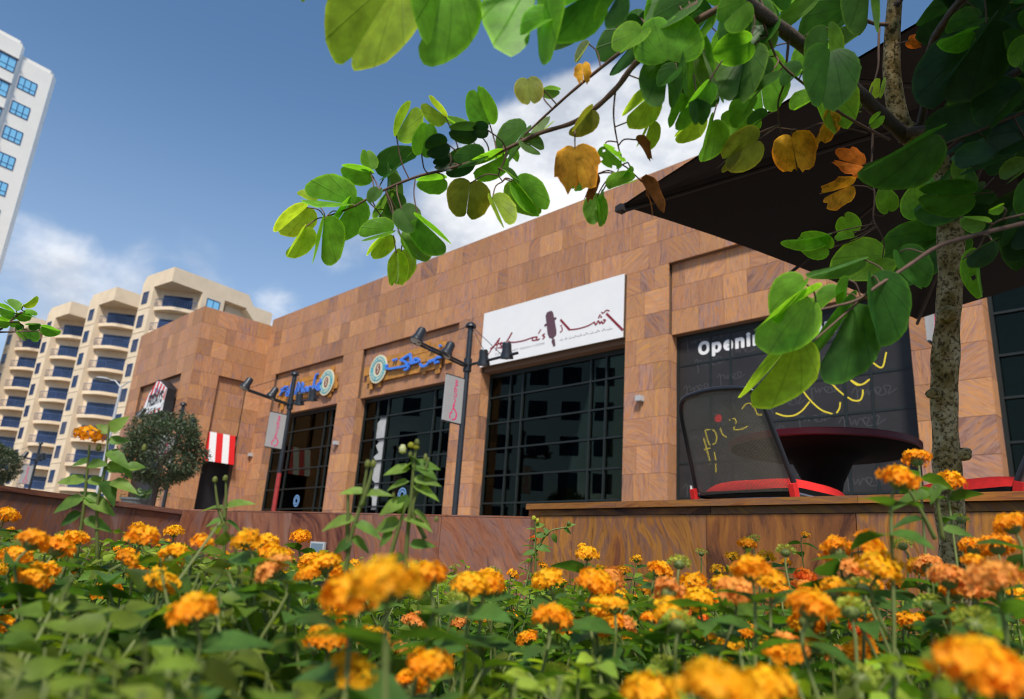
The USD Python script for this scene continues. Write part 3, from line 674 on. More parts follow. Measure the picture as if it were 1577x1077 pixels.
TA = px_on(5.632, 540, 480, FY + .0); TE = px_on(6.335, 370, 470, FY + .0)
ar = [[(322, 468), (318, 490), (350, 500), (410, 490), (478, 478)], [(380, 425)], [(402, 418)], [(478, 478), (495, 455), (470, 430), (445, 425), (480, 400), (525, 372)], [(478, 478), (500, 470), (505, 450)], [(522, 372), (530, 415), (532, 455)], [(490, 470), (512, 482), (500, 502), (478, 508)],
      [(532, 455), (560, 448), (600, 432), (585, 410), (560, 420), (565, 440)], [(612, 458), (630, 478), (665, 470), (690, 440)], [(685, 445), (700, 428), (705, 440), (725, 420), (735, 430), (760, 398)], [(705, 340)], [(728, 332)], [(714, 320)], [(758, 402), (790, 398), (820, 375), (808, 350), (790, 362), (798, 385)], [(785, 300)], [(745, 447)], [(765, 440)]]
en = [[(397, 880), (425, 825), (445, 797)], [(405, 828), (438, 810), (470, 797)], [(408, 855), (440, 838)], [(456, 882), (466, 845)], [(470, 822)], [(495, 832), (472, 848), (492, 866), (462, 890)], [(522, 735), (500, 810), (480, 890)], [(492, 862), (512, 838), (506, 878)],
      [(545, 872), (560, 810), (578, 760), (580, 845), (618, 760), (612, 850), (628, 840)], [(655, 802), (635, 828), (645, 848), (662, 805), (664, 842)], [(675, 842), (686, 800), (708, 800)], [(765, 675), (742, 700), (712, 842)], [(718, 818), (748, 790)], [(722, 815), (745, 838)], [(750, 815), (776, 802), (766, 786), (746, 812), (772, 832)], [(796, 728), (778, 822), (792, 822)], [(766, 772), (804, 755)]]
c = on(540 + 243 / 5.632, 480 + 500 / 5.632, 1, FY); R0 = .36
a, b = BAY[1]
plank_sign('ar', 'orange plank sign with blue Arabic lettering and a round emblem at its left end', 1,
           [(a + .30, b - .55, 5.36, 5.56, .04, 0), (a + .15, b - .22, 5.58, 5.80, .055, 0), (a + .75, b - .45, 5.82, 5.96, .045, 0), (a + .42, a + .55, 5.20, 5.95, .035, 3), (a + .80, a + .93, 5.22, 6.0, .035, -4), (b - .75, b - .60, 5.24, 6.02, .036, 2), (b - 1.2, b - 1.07, 5.3, 6.08, .033, -3), (b - .40, b - .2, 5.42, 5.54, .05, 0)],
           (c[0], c[2], R0), ar, TA, .052)
c = on(370 + 845 / 6.335, 470 + 755 / 6.335, 1, FY)
a, b = BAY[0]
plank_sign('en', 'orange plank sign reading Fish Market in blue script beside a round emblem', 0,
           [(a + .35, b - .35, 5.38, 5.58, .04, 0), (a + .25, b - .25, 5.60, 5.82, .055, 0), (a + .6, b - .5, 5.84, 5.98, .045, 0), (a + .55, a + .70, 5.16, 6.0, .035, 3), (a + .95, a + 1.08, 5.3, 6.05, .035, -4), (b - .62, b - .46, 5.24, 6.10, .036, 2), (b - .85, b - .72, 5.3, 6.05, .033, -3), (b - .40, b - .18, 5.44, 5.62, .05, 0)],
           (c[0], c[2], R0), en, TE, .046)

# small wall lights on the pillars
for (x, y, lab) in ((988, 615, 'small pale wall lamp on the pillar right of the white sign board'), (520, 683, 'small pale wall lamp on the pillar between the two plank signs'), (388, 701, 'small pale wall lamp on the leftmost pillar of the long building')):
    p = on(x, y, 1, FY); t = thing('wall_lamp', lab, 'wall lamp', 'small lamps on the pillars')
    g = Geo(); g.box(p[0] - .055, p[0] + .055, FY - .11, FY - .002, p[2] - .045, p[2] + .045); g.build('case', M['plastic_grey'], t)
    g = Geo(); g.box(p[0] - .042, p[0] + .042, FY - .10, FY - .02, p[2] - .058, p[2] - .046); g.build('lens', M['lens'], t)
    g = Geo(); g.tube([[p[0] + .03, FY - .01, p[2] - .04], [p[0] + .035, FY - .01, p[2] - .10]], .008, 6); g.build('cable', M['black_metal'], t)

# ------------------------------------------------------------------ walls round the bed
def wall_run(t, p0, p1, z0, z1, thick, out, rng, slab_w, cap, band=False, name='slab', over=.018, trim=(0, 0), ms='slab2'):
    """A stone-faced wall from p0 to p1; out: the side its slabs face."""
    p0, p1 = np.array([*p0, 0.0]), np.array([*p1, 0.0]); L = np.linalg.norm(p1 - p0); U = (p1 - p0) / L; N = np.array([U[1], -U[0], 0.0])
    if N @ np.array([*out, 0.0]) < 0: N = -N
    zt = z1 - cap - (.032 if band else 0)
    G = Geo(); G.obox(p0 + U * L / 2 - N * (thick / 2 + .02) + [0, 0, (z0 + zt) / 2], U * L / 2, N * (thick / 2 - .001), [0, 0, (zt - z0) / 2]); G.build('core', M['grout'], t)
    tl = tiles(p0, U, N, tile_rects(trim[0], L - trim[1], [z0, zt], rng, slab_w, .25), rng, thick=.02, joint=.0018, proud=.002, vertical=.72)
    for c, G in tl: G.build(name, M[ms], t, attrs=True)
    if band:
        for c, G in tiles(p0, U, N, tile_rects(0, L, [zt, z1 - cap], rng, (1.1, 1.4, 1.7), .4), rng, thick=.025, joint=.001, vertical=0): G.build('band_stone', M['slab'], t, attrs=True)
    if cap:
        for (a, b, c, d) in tile_rects(0, L, [z1 - cap, z1], rng, (.55, .7, .9, 1.1), .3):
            G = Geo(); w = thick / 2 + .01 + over; cc = p0 + U * (a + b) / 2 - N * (thick / 2 + .01 - over * .5) + [0, 0, (c + d) / 2 + rng.uniform(-.0008, .0008)]
            G.obox(cc, U * ((b - a) / 2 - .001), N * w, [0, 0, (d - c) / 2]); v = G.v[0]; o = rng.uniform(0, 60); sd = rng.uniform(0, 900)
            G.g[0] = np.stack([(v @ N) * 2 + v[:, 2] * 3 + o, v @ U * 1.2 + o, np.full(len(v), sd)], -1); G.build('cap_stone', M[ms], t, attrs=True)
    return p0, U, N


r = np.random.default_rng(31)
t = thing('terrace_wall', 'polished brown sandstone terrace wall with a projecting cap in front of the red chairs', 'wall')
wall_run(t, (-2.76, 2.86), (3.4, 2.86), .45, 1.37, .13, (0, -1), r, (.34, .46, .62, .74), .028, True, ms='slab')
G = Geo(); G.obox([-2.765, 2.935, .89], [.009, 0, 0], [0, .072, 0], [0, 0, .418]); v = G.v[0]; G.g[0] = np.stack([v[:, 1] + 3, v[:, 2] + 7, np.full(8, 5.0)], -1); G.build('end_slab', M['slab'], t, attrs=True)
t = thing('bed_wall', 'dark brown sandstone low wall behind the orange flowers, from the terrace to its corner', 'wall')
A3 = wall_run(t, tuple(WA), tuple(WE), .45, 1.295, .14, (.25, -1), r, (.38, .5, .66), 0.0)
G = Geo()
for (a, b, c, d) in tile_rects(0, np.linalg.norm(WE - WA), [0, 1], r, (.5, .66, .9), .3):
    G = Geo(); w = A3[0] + A3[1] * (a + b) / 2 - A3[2] * .075 + [0, 0, 1.2995]
    G.obox(w, A3[1] * ((b - a) / 2 - .001), A3[2] * .077, [0, 0, .004]); v = G.v[0]; o = r.uniform(0, 60); G.g[0] = np.stack([v @ A3[2] * 2 + o, v @ A3[1] + o, np.full(8, r.uniform(0, 900))], -1); G.build('top_slab', M['slab2'], t, attrs=True)
# small step light let into this wall
P0 = np.array([*WA, 0.0]); d = ray(490, 848); k = (A3[2] @ (P0 - EYE)) / (A3[2] @ d); p = EYE + d * k
t2 = thing('step_light', 'small pale blue step light let into the dark low wall among the flowers', 'wall light')
G = Geo(); G.obox(p + A3[2] * .006, A3[1] * .058, A3[2] * .008, [0, 0, .050]); G.build('frame', M['lamp_alu'], t2)
G = Geo(); G.obox(p + A3[2] * .0165, A3[1] * .046, A3[2] * .003, [0, 0, .040]); G.build('lens', simple('pale_blue_glass', (.16, .22, .27), .2), t2)
t = thing('side_wall', 'brown sandstone wall with a flat cap running out of frame at the left edge', 'wall')
wall_run(t, tuple(WA + (WA - WB) / np.linalg.norm(WA - WB) * .01), (-4.0, -1.6), .45, 1.298, .15, (1, .3), r, (.45, .6, .8), .03, over=.012)

# ------------------------------------------------------------------ lamp posts with spotlights and banners
def lamp_post(x, label, red=None, y=7.0):
    t = thing('lamp_post', label, 'lamp post', 'dark lamp posts with spotlights and grey banners'); z0, zt, zj = FLOOR, 4.58, 3.98
    segs = [(z0, zt, 'black_metal')] if red is None else [(z0, red[0], 'black_metal')] * (red[0] > z0 + .02) + [(red[0], red[1], 'red_metal'), (red[1], zt, 'black_metal')]
    for (a, b, m) in segs:
        G = Geo(); G.tube([[x, y, a], [x, y, b]], .043, 14); G.build('pole', M[m], t, smooth=40, label='worn red stretch of the pole' if m == 'red_metal' else None)
    G = Geo(); G.lathe([[.0, .0], [.085, .0], [.085, .015], [.07, .05], [.035, .075], [0, .08]], [x, y, zt], 16); G.build('pole_cap', M['black_metal'], t, smooth=40)
    G = Geo(); G.lathe([[.0, -.11], [.062, -.10], [.062, .10], [.0, .11]], [x, y, zj], 14); G.build('collar', M['black_metal'], t, smooth=40)
    a0, a1 = np.array([x, y - .05, zj - .01]), np.array([x, y - .98, zj + .10])
    for dx in (-.045, .045):
        G = Geo(); G.tube([a0 + [dx, 0, 0], a1 + [dx, 0, 0]], .019, 8); G.build('arm', M['black_metal'], t, smooth=40)
    b0, b1 = np.array([x + .05, y, zj]), np.array([x + 1.05, y, zj + .02])
    G = Geo(); G.tube([b0, b1], .022, 8); G.build('arm', M['black_metal'], t, smooth=40)
    prof = [[0, .15], [.05, .146], [.066, .12], [.069, .02], [.092, -.05], [.097, -.09], [.088, -.095]]
    for k, (c, ax) in enumerate([(a0 + (a1 - a0) * .38 + [0, 0, .09], (0, .42, .9)), (a0 + (a1 - a0) * .97 + [0, 0, .09], (0, .42, .9)), (b0 + (b1 - b0) * .30 + [0, 0, .03], (.12, -.2, .97)), (b0 + (b1 - b0) * .78 + [0, 0, .05], (.12, -.2, .97))]):
        G = Geo(); G.lathe(prof, c, 16, ax); s = G.build('spotlight', M['black_metal'], t, smooth=50)
        G = Geo(); G.lathe([[0, -.086], [.086, -.086], [.086, -.092], [0, -.105]], c, 16, ax); G.build('lens', M['lens'], s)
    top = np.array([x, y, zt + .03])
    for e in (a1 * .97 + a0 * .03, b0 + (b1 - b0) * .42, b0 + (b1 - b0) * .72):
        G = Geo(); G.tube([top, e], .0055, 5); G.build('stay_cable', M['black_metal'], t)
    ya, yb, za, zb = y - .385, y - .045, 3.08, 3.75
    G = Geo(); G.box(x - .014, x + .014, ya, yb, za, zb); bn = G.build('banner', M['banner'], t)
    for z in (za - .008, zb + .008):
        G = Geo(); G.tube([[x, ya - .005, z], [x, y, z]], .011, 6); G.build('banner_rod', M['black_metal'], t)
    w, h = yb - ya, zb - za                                             # pink upright script, read from the right-hand side
    S = lambda pts: [(ya + w * u, za + h * q) for u, q in pts]
    sh = [stroke(curve(S([(.50, .93), (.62, .90), (.52, .86), (.64, .82), (.50, .80)])), .016), stroke(curve(S([(.48, .76), (.60, .73), (.60, .68), (.48, .69), (.52, .75)])), .014), stroke(curve(S([(.50, .64), (.62, .62), (.60, .56), (.48, .58)])), .014),
          stroke(curve(S([(.50, .52), (.60, .47), (.52, .42), (.58, .36)])), .014), stroke(curve(S([(.54, .40), (.50, .33), (.62, .26), (.72, .18), (.66, .08), (.52, .05)])), .022), stroke(curve(S([(.46, .22), (.36, .16), (.38, .07)])), .020), stroke(curve(S([(.56, .30), (.44, .26)])), .016)]
    for sg in (1, -1):
        G = Geo(); G.poly(unary_union(sh), [x + sg * .0145, 0, 0], [0, 1, 0], [0, 0, 1], sg * .0015); G.build('script', M['pink'], bn)
    return t


lamp_post(-8.21, 'dark lamp post in front of the pillar beside the white sign board', None)
lamp_post(-13.49, 'lamp post with a long red lower stretch in front of the leftmost plank sign', (1.05, 2.62))
lamp_post(-19.03, 'lamp post rising behind the round clipped tree near the striped awning', None)
lamp_post(-32.25, 'farthest lamp post with a red foot, against the beige flats at far left', (1.05, 2.55))
lamp_post(-1.80, 'lamp post mostly hidden by the near tree trunk, only its grey banner showing', (3.0, 3.9), y=6.83)

# ------------------------------------------------------------------ double-headed street light far off
t = thing('street_light', 'tall pale street light with two heads in front of the beige flats', 'street light')
p = EYE + ray(188, 588) * 38; b = p - [0, 0, p[2]]
G = Geo(); G.tube([b, p - [0, 0, .25]], [.10, .055], 10); G.build('pole', M['lamp_alu'], t, smooth=40)
for s in (-1, 1):
    e = np.array([.70, .70, 0]) * s
    G = Geo(); G.tube([p - [0, 0, .3], p + e * .35 + [0, 0, .02], p + e * .7 + [0, 0, .05]], .035, 8); G.build('arm', M['lamp_alu'], t, smooth=40)
    G = Geo(); G.lathe([[0, -.05], [.30, -.04], [.40, .0], [.30, .07], [0, .10]], p + e * 1.0 + [0, 0, .05], 16); G.build('head', M['lamp_alu'], t, smooth=40)

# ------------------------------------------------------------------ the beige flats, far left
def local_frame(o, deg):
    th = math.radians(deg); e1 = np.array([math.cos(th), math.sin(th), 0]); e2 = np.array([-math.sin(th), math.cos(th), 0]); return np.asarray(o, float), e1, e2


ap = thing('apartment_building', 'long beige block of flats with stacked corner balconies and blue windows, far left', 'building')
FH = 3.1


def prism(G, o, e1, e2, pts, z0, z1):
    s = Polygon(pts); G.poly(s, np.asarray(o) * [1, 1, 0] + [0, 0, z0], e1, e2, z1 - z0); return G


def window_at(parent, o, e, n, s0, s1, z0, z1, deep=.22, pane='pane_blue', cols=2, frame='blue_frame', bar=None):
    """A framed window set into the wall: o + e*s, outer side n."""
    G = Geo(); c = lambda s, z, d: np.array(o) * [1, 1, 0] + e * s + n * d + [0, 0, z]
    t_ = .07
    for (a, b, zz0, zz1) in ((s0, s0 + t_, z0, z1), (s1 - t_, s1, z0, z1), (s0 + t_, s1 - t_, z0, z0 + t_), (s0 + t_, s1 - t_, z1 - t_, z1)):
        G.obox(c((a + b) / 2, (zz0 + zz1) / 2, .015), e * (b - a) / 2, n * .05, [0, 0, (zz1 - zz0) / 2])
    for k in range(1, cols): x = s0 + (s1 - s0) * k / cols; G.obox(c(x, (z0 + z1) / 2, .012), e * .03, n * .04, [0, 0, (z1 - z0) / 2 - t_])
    if bar is not None: G.obox(c((s0 + s1) / 2, z0 + (z1 - z0) * bar, .010), e * ((s1 - s0) / 2 - t_), n * .035, [0, 0, .03])
    w = G.build('window', M[frame], parent)
    G = Geo(); G.obox(c((s0 + s1) / 2, (z0 + z1) / 2, .006), e * ((s1 - s0) / 2 - .02), n * .01, [0, 0, (z1 - z0) / 2 - .02]); G.build('pane', M[pane], w)
    return w


def flats_unit(px_, py_, first):
    o, e1, e2 = local_frame((px_, py_, 0), 8.5); D = 10.4 if first else 9.0; TOPZ = 34.1; LZ = 32.25; W = 7.0
    G = Geo(); foot = [(-W, 0), (-4.1, 0), (-4.1, 1.0), (-1.0, 4.1), (0, 4.1), (0, D), (-W, D)]
    if first: foot = [(-W, 0), (-4.1, 0), (-4.1, 1.0), (-1.0, 4.1), (0, 4.1), (0, 7.2), (-1.6, 7.2), (-1.6, D), (-W, D)]
    prism(G, o, e1, e2, foot, 0, LZ)
    prof = Polygon([(-W, LZ), (0, LZ), (0, TOPZ), (-W + .7, TOPZ), (-W, TOPZ - .9)])
    G.poly(prof, o + e2 * D, e1, [0, 0, 1], D)
    if first: G.poly(Polygon([(0, LZ - .2), (0, TOPZ), (2.6, LZ - 1.5), (2.6, LZ - 2.4)]), o + e2 * (D + .001) - e1 * W, e2, [0, 0, 1], W)
    G.build('wall', M['beige'], ap)
    for k in range(10):                              # shallow string course round the pier at each floor
        G = Geo(); zz = 29.75 - FH * k; G.obox(o + e1 * -5.55 - e2 * .02 + [0, 0, zz - .1], e1 * 1.45, e2 * .025, [0, 0, .05]); G.build('string_course', M['beige'], ap)
    arc = [(-3.95, 1.0)] + [(-3.95, .45)] + [tuple(q) for q in curve([(-3.95, .45), (-2.6, .95), (-1.55, 1.55), (-.95, 2.6), (-.45, 3.95)], 4)[1:]] + [(-1.0, 3.95)]
    rail = np.array(arc[1:-1])
    for k in range(10):
        z = 29.75 - FH * k
        window_at(ap, o, e1, -e2, -6.35, -5.05, z + .55, z + 2.1, cols=2)
        if z < 4: continue
        G = Geo(); prism(G, o, e1, e2, arc, z - .42, z); G.build('balcony', M['beige'], ap)
        G = Geo(); pts = np.array([o + e1 * a + e2 * b for a, b in rail])
        G.tube(pts + [0, 0, z + 1.0], .04, 5); G.tube(pts + [0, 0, z + .12], .03, 5)
        for a in np.linspace(0, len(pts) - 1, 22):
            i = int(min(a, len(pts) - 2)); q = pts[i] + (pts[i + 1] - pts[i]) * (a - i); G.obox(q + [0, 0, z + .55], e1 * .018, e2 * .018, [0, 0, .43])
        G.build('railing', M['rail'], ap)
        dg = (e1 * 3.1 + e2 * 3.1) / math.hypot(3.1, 3.1); nn = (e1 - e2) / math.sqrt(2)
        window_at(ap, o + e1 * -4.1 + e2 * 1.0, dg, nn, .45, 3.9, z + .02, z + 1.78, cols=3)
        if first:
            window_at(ap, o, e2, e1, 4.8, 6.6, z + .5, z + 2.0, cols=2, pane='pane_sky' if k == 0 else 'pane_blue')
            G = Geo(); prism(G, o, e1, e2, [(-1.6, 7.25), (.0, 7.25), (.15, 8.6), (.0, D - .05), (-1.6, D - .05)], z - .5, z); G.build('balcony', M['beige'], ap)
            window_at(ap, o + e1 * -1.6, e2, e1, 7.5, D - .2, z + .02, z + 2.1, cols=3)


for k, (a, b) in enumerate([(-89.4, 28.7), (-103.4, 26.6), (-115.6, 24.5), (-129.6, 22.5)]): flats_unit(a, b, k == 0)
o, e1, e2 = local_frame((-89.4, 28.7, 0), 8.5)
G = Geo(); prism(G, o, e1, e2, [(-62, 8.0), (-1, 8.0), (-1, 15), (-62, 15)], 0, 33.2); G.build('wall', M['beige'], ap)

# ------------------------------------------------------------------ the white tower, upper left
tw = thing('tower_block', 'tall white tower block with bright blue windows, cut by the left edge', 'building')
o, e1, e2 = local_frame(EYE + ray(83, 112) * 122, 99); nT = -e2; KT = 122 / 92; ZT = (EYE + ray(83, 112) * 122)[2] + .2 * KT; e1 = e1 * KT; e2 = e2 * KT; nT = nT * KT
o = o * [1, 1, 0]
G = Geo(); prism(G, o, e1, e2, [(-24, 0), (0, 0), (.62, .62), (.62, 14), (-24, 14)], 0, ZT - .55 * KT)
prism(G, o, e1, e2, [(-24, .25), (-.25, .25), (.35, .75), (.35, 14), (-24, 14)], ZT - .55 * KT, ZT)
G.build('wall', M['white_wall'], tw)
G = Geo(); prism(G, o, e1, e2, [(-12.2, .01), (-11.8, -.45), (-3.95, -.45), (-3.55, .01)], 0, ZT + .9 * KT); prism(G, o, e1, e2, [(-11.9, .2), (-11.6, -.15), (-4.2, -.15), (-3.85, .2)], ZT + .9 * KT, ZT + 1.45 * KT); G.build('wall', M['white_wall'], tw)
for k in range(15):
    z = ZT - (2.75 + 3.37 * k) * KT
    window_at(tw, o, e1, nT, -3.25, -1.28, z - 1.62 * KT, z, cols=3, pane='pane_sky', bar=.33)
    for (s0, s1) in ((-6.6, -4.05), (-10.6, -7.6)): window_at(tw, o + nT * .45, e1, nT, s0, s1, z - .35 * KT, z + 1.45 * KT, cols=3, pane='pane_sky', bar=.36)
    G = Geo(); G.obox(o + e1 * -5.32 + nT * .53 + [0, 0, z + 1.56 * KT], e1 * 1.45, nT * .08, [0, 0, .08]); G.build('window_hood', M['sign_grey'], tw)

# ------------------------------------------------------------------ the flats behind the camera that the shop glass mirrors
mb = thing('apartment_building', 'pale block of flats that the shop glass mirrors', 'building')
o, e1, e2 = local_frame((-62, -34, 0), -45)
o = np.array([-60., -18., 0]); e1 = np.array([.83, -.56, 0]); e2 = np.array([-.56, -.83, 0]); nM = -e2
G = Geo(); prism(G, o, e1, -nM * 1.0, [(0, 0), (34, 0), (34, 12), (0, 12)], 4.2, 24); G.build('wall', M['beige2'], mb)
G = Geo(); prism(G, o, e1, -nM * 1.0, [(0, -.8), (34, -.8), (34, 12), (0, 12)], 0, 4.2); G.build('wall', M['metal_dark'], mb)
for k in range(6):
    for j in range(11):
        window_at(mb, o, e1, nM, 1.0 + 3.0 * j, 2.7 + 3.0 * j, 5.2 + 3.2 * k, 6.9 + 3.2 * k, cols=2)

# ------------------------------------------------------------------ leaf templates shared by trees and herbs
def blade(n=5, width=.5, curl=.25, fold=.5, tip=1.3, serr=0.0):
    """A pointed leaf along +x, length 1, on both sides of the midrib; returns vertices, faces, uv."""
    s = np.linspace(0, 1, n); w = width * np.sin(PI * s ** (1 / tip)) ** .9 * .5; w[0] = w[-1] = .002
    if serr: w[1:-1] *= 1 + serr * np.where(np.arange(n - 2) % 2 == 0, 1, -1)
    zc = -curl * s ** 2
    mid = np.stack([s, np.zeros(n), zc], 1); lf = np.stack([s, w, zc + w * fold], 1); rt = np.stack([s, -w, zc + w * fold], 1)
    v = np.vstack([mid, lf, rt]); f = []
    for i in range(n - 1):
        f += [[i, i + 1, n + i + 1], [i, n + i + 1, n + i], [i, 2 * n + i, 2 * n + i + 1], [i, 2 * n + i + 1, i + 1]]
    uv = np.stack([s.repeat(1)] * 1 + [np.zeros(n)], 1); uv = np.vstack([np.stack([s, np.zeros(n), np.zeros(n)], 1), np.stack([s, w, np.zeros(n)], 1), np.stack([s, -w, np.zeros(n)], 1)])
    return v, np.array(f), uv


def frames(axis, normal_hint):
    """Orthonormal frames (n,3,3), rows x along axis, y across, z normal."""
    x = axis / np.linalg.norm(axis, axis=1, keepdims=True); z = normal_hint - (normal_hint * x).sum(1, keepdims=True) * x
    z /= np.linalg.norm(z, axis=1, keepdims=True) + 1e-9; return np.stack([x, np.cross(z, x), z], 1)


def place(tmpl, pos, R, size, widthk=None):
    """Copies of a template: (n, m, 3) vertices."""
    v = tmpl[0][None] * size[:, None, None]
    if widthk is not None: v = v * np.stack([np.ones_like(widthk), widthk, np.ones_like(widthk)], -1)[:, None, :]
    return np.einsum('nmk,nkj->nmj', v, R) + pos[:, None]


def joined(V, F, U, C, name, m, parent, kind=None, label=None):
    """n copies as ONE mesh with tints."""
    n, k = V.shape[:2]
    f = (F[None] + (np.arange(n) * k)[:, None, None]).reshape(-1, 3)
    G = Geo(); G.add(V.reshape(-1, 3), f); p = G.build(name, m, parent, smooth=True, kind=kind, label=label)
    primvar(p, 'tint', np.repeat(C, k, 0)); primvar(p, 'leafuv', np.tile(U, (n, 1))); return p


# ------------------------------------------------------------------ clipped round trees
def round_tree(c, R, label, seed, leaves=10500):
    rg = np.random.default_rng(seed); t = thing('clipped_tree', label, 'tree', None)
    c = np.asarray(c, float)
    G = Geo(); G.tube([[c[0] + .02, c[1], FLOOR], [c[0] - .01, c[1], FLOOR + .6], [c[0], c[1], c[2] - R * .3]], [.06, .05, .045], 9); G.build('trunk', M['branch'], t, smooth=True)
    d = rg.normal(size=(leaves, 3)); d /= np.linalg.norm(d, axis=1, keepdims=True)
    lump = .52 + .82 * meshkit.fbm(d * 2.1 + seed, 4, 3)
    rad = R * lump * rg.uniform(.45, 1.04, leaves) ** .45 * np.where(rg.random(leaves) < .03, rg.uniform(1, 1.13, leaves), 1)
    pos = c + d * rad[:, None] * [1.03, 1.03, .92]
    ax = d * .8 + rg.normal(size=d.shape) * .7; tm = blade(4, .34, .1, .3)
    Rm = frames(ax, rg.normal(size=d.shape) * .6 + [0, 0, .8]); sz = rg.uniform(.05, .085, leaves)
    base = np.array([.066, .092, .050]) * rg.uniform(.6, 1.5, (leaves, 1)) * (.75 + .6 * rg.random((leaves, 1)) * [1.1, 1, .9])
    joined(place(tm, pos, Rm, sz), tm[1], tm[2], base, 'crown', M['crown'], t, kind='stuff')
    G = Geo()
    for k in range(9):
        a = rg.uniform(0, 2 * PI); e = c + R * .65 * np.array([math.cos(a) * .8, math.sin(a) * .8, rg.uniform(-.1, .6)]); G.tube([c - [0, 0, R * .4], (c + e) / 2 - [0, 0, .05], e], [.025, .016, .006], 5)
    G.build('limb', M['branch'], t, smooth=True, kind='stuff')


round_tree(at(252, 694, 13.2), .72, 'round clipped olive-green tree below the striped pointed sign', 3)
round_tree(at(-12, 714, 19), .62, 'round clipped tree half cut by the left edge near the side wall', 8, 8000)
# planter behind the side wall
t = thing('planter', 'low grey planter with a little greenery beside the round clipped tree', 'planter')
p = at(208, 774, 15.5); G = Geo(); G.lathe([[.0, -.35], [.20, -.35], [.27, .04], [.29, .04], [.29, .08], [.25, .08], [.23, .02], [0, .01]], p, 24); G.build('pot', M['pot'], t, smooth=40)
rg = np.random.default_rng(4); n = 160; tm = blade(4, .4, .3, .3); pos = p + rg.normal(size=(n, 3)) * [.16, .16, .05] + [.12, .12, .16]
joined(place(tm, pos, frames(rg.normal(size=(n, 3)) + [0, 0, .8], rg.normal(size=(n, 3)) + [0, 0, 1.]), rg.uniform(.06, .12, n)), tm[1], tm[2], np.array([.07, .13, .03]) * rg.uniform(.7, 1.3, (n, 1)), 'foliage', M['crown'], t, kind='stuff')

# ------------------------------------------------------------------ chairs, table, parasol
def quad_grid(fn, nu, nv):
    u, v = np.meshgrid(np.linspace(0, 1, nu), np.linspace(0, 1, nv), indexing='ij'); P = fn(u, v).reshape(-1, 3); i = np.arange(nu * nv).reshape(nu, nv)
    return P, np.stack([i[:-1, :-1], i[1:, :-1], i[1:, 1:], i[:-1, 1:]], -1).reshape(-1, 4), u.reshape(-1), v.reshape(-1)


def make_chair(label, loc, rotz):
    t = thing('mesh_chair', label, 'chair', None, loc, rotz)              # faces local +y, seat centre above the origin
    # back: mesh stretched in a rounded tube frame that narrows upwards and leans back
    zb, zt, hb, ht, yb, yt = .405, .838, .262, .215, -.235, -.445
    def bp(s, q): k = q; h = hb + (ht - hb) * k; return np.stack([s * h, yb + (yt - yb) * k - .035 * (1 - s ** 2), zb + (zt - zb) * k], -1)
    loop = [(-.93, 0), (-1, .06), (-1, .3), (-1, .6), (-1, .78), (-.96, .90), (-.84, .975), (-.6, 1.0), (0, 1.015), (.6, 1.0), (.84, .975), (.96, .90), (1, .78), (1, .6), (1, .3), (1, .06), (.93, 0)]
    pts = curve([bp(np.array(s), np.array(q)) for s, q in loop], 5)
    G = Geo(); G.tube(pts, .0125, 10); G.build('back_frame', M['dark_tube'], t, smooth=True)
    def inner(u, v):
        s = (u * 2 - 1); q = v; k = np.clip((q - .82) / .18, 0, 1); lim = 1 - .15 * k ** 2.2; return bp(s * lim * .985, q * .985 + .005)
    P, F, u, v = quad_grid(inner, 18, 20); G = Geo(); G.add(P, F, np.stack([u * 78 + v * 0, v * 92, u * 0], -1)); G.build('back_mesh', M['weave'], t, smooth=True, attrs=True)
    G = Geo(); G.tube(curve([bp(np.array(s), np.array(-.02)) + [0, .01, -.02] for s in (-1.0, -.6, 0, .6, 1.0)], 5), .010, 8); G.build('back_rail', M['chrome'], t, smooth=True)
    # seat pan and red cushion
    s = sbox(-.235, -.20, .235, .25).buffer(.03, join_style='round'); G = Geo(); G.poly(s, [0, 0, .405], [1, 0, 0], [0, 1, 0], .02); G.build('seat', M['table_black'], t)
    def cush(u, v):
        x, y = (u * 2 - 1), (v * 2 - 1); e = (1 - np.abs(x) ** 5) * (1 - np.abs(y) ** 5); sq = 1 - .04 * (np.abs(x * y) ** 2)
        return np.stack([x * .252 * sq, .025 + y * .240 * sq, .426 + .062 * np.clip(e, 0, 1) ** .45], -1)
    P, F, u, v = quad_grid(cush, 22, 22); G = Geo(); G.add(P, F); c = G.build('cushion', M['red_fabric'], t, smooth=True)
    for sx in (-1, 1):
        x = sx * .262
        G = Geo(); G.tube(curve([[x, -.24, .40], [x, -.30, .30], [x, -.33, .0]], 5), .011, 8); G.build('leg', M['chrome'], t, smooth=True)
        G = Geo(); G.tube(curve([[x, -.24, .395], [x, .20, .395], [x, .245, .36], [x, .26, .0]], 5), .011, 8); G.build('leg', M['chrome'], t, smooth=True)
        G = Geo(); G.obox([x, -.255, .392], [.012, 0, 0], [0, .018, .006], [0, -.012, .045]); G.build('joint', M['red_fabric'], t)
    return t


ang = math.radians(-6)
make_chair('chair with a black see-through mesh back and red seat at the left of the table', (-1.69, 3.42, FLOOR), ang)
make_chair('chair with a red seat half hidden by the trunk and cut by the right edge', (-.80, 3.66, FLOOR), math.radians(66))
t = thing('round_table', 'round table with a dark red rim and black underside on the terrace', 'table', None, (-1.66, 3.92, FLOOR))
R = .475
G = Geo(); G.lathe([[0, .752], [R - .004, .752], [R, .748], [R, .720], [R - .004, .716], [0, .716]], sides=72); G.build('tabletop', M['table_red'], t, smooth=30)
G = Geo(); G.lathe([[R - .012, .7155], [R - .05, .708], [.24, .698], [.15, .655], [.10, .55], [.06, .36], [.065, .20], [.11, .08], [.24, .02], [.27, .0], [0, 0]], sides=56); G.build('pedestal', M['table_black'], t, smooth=40)

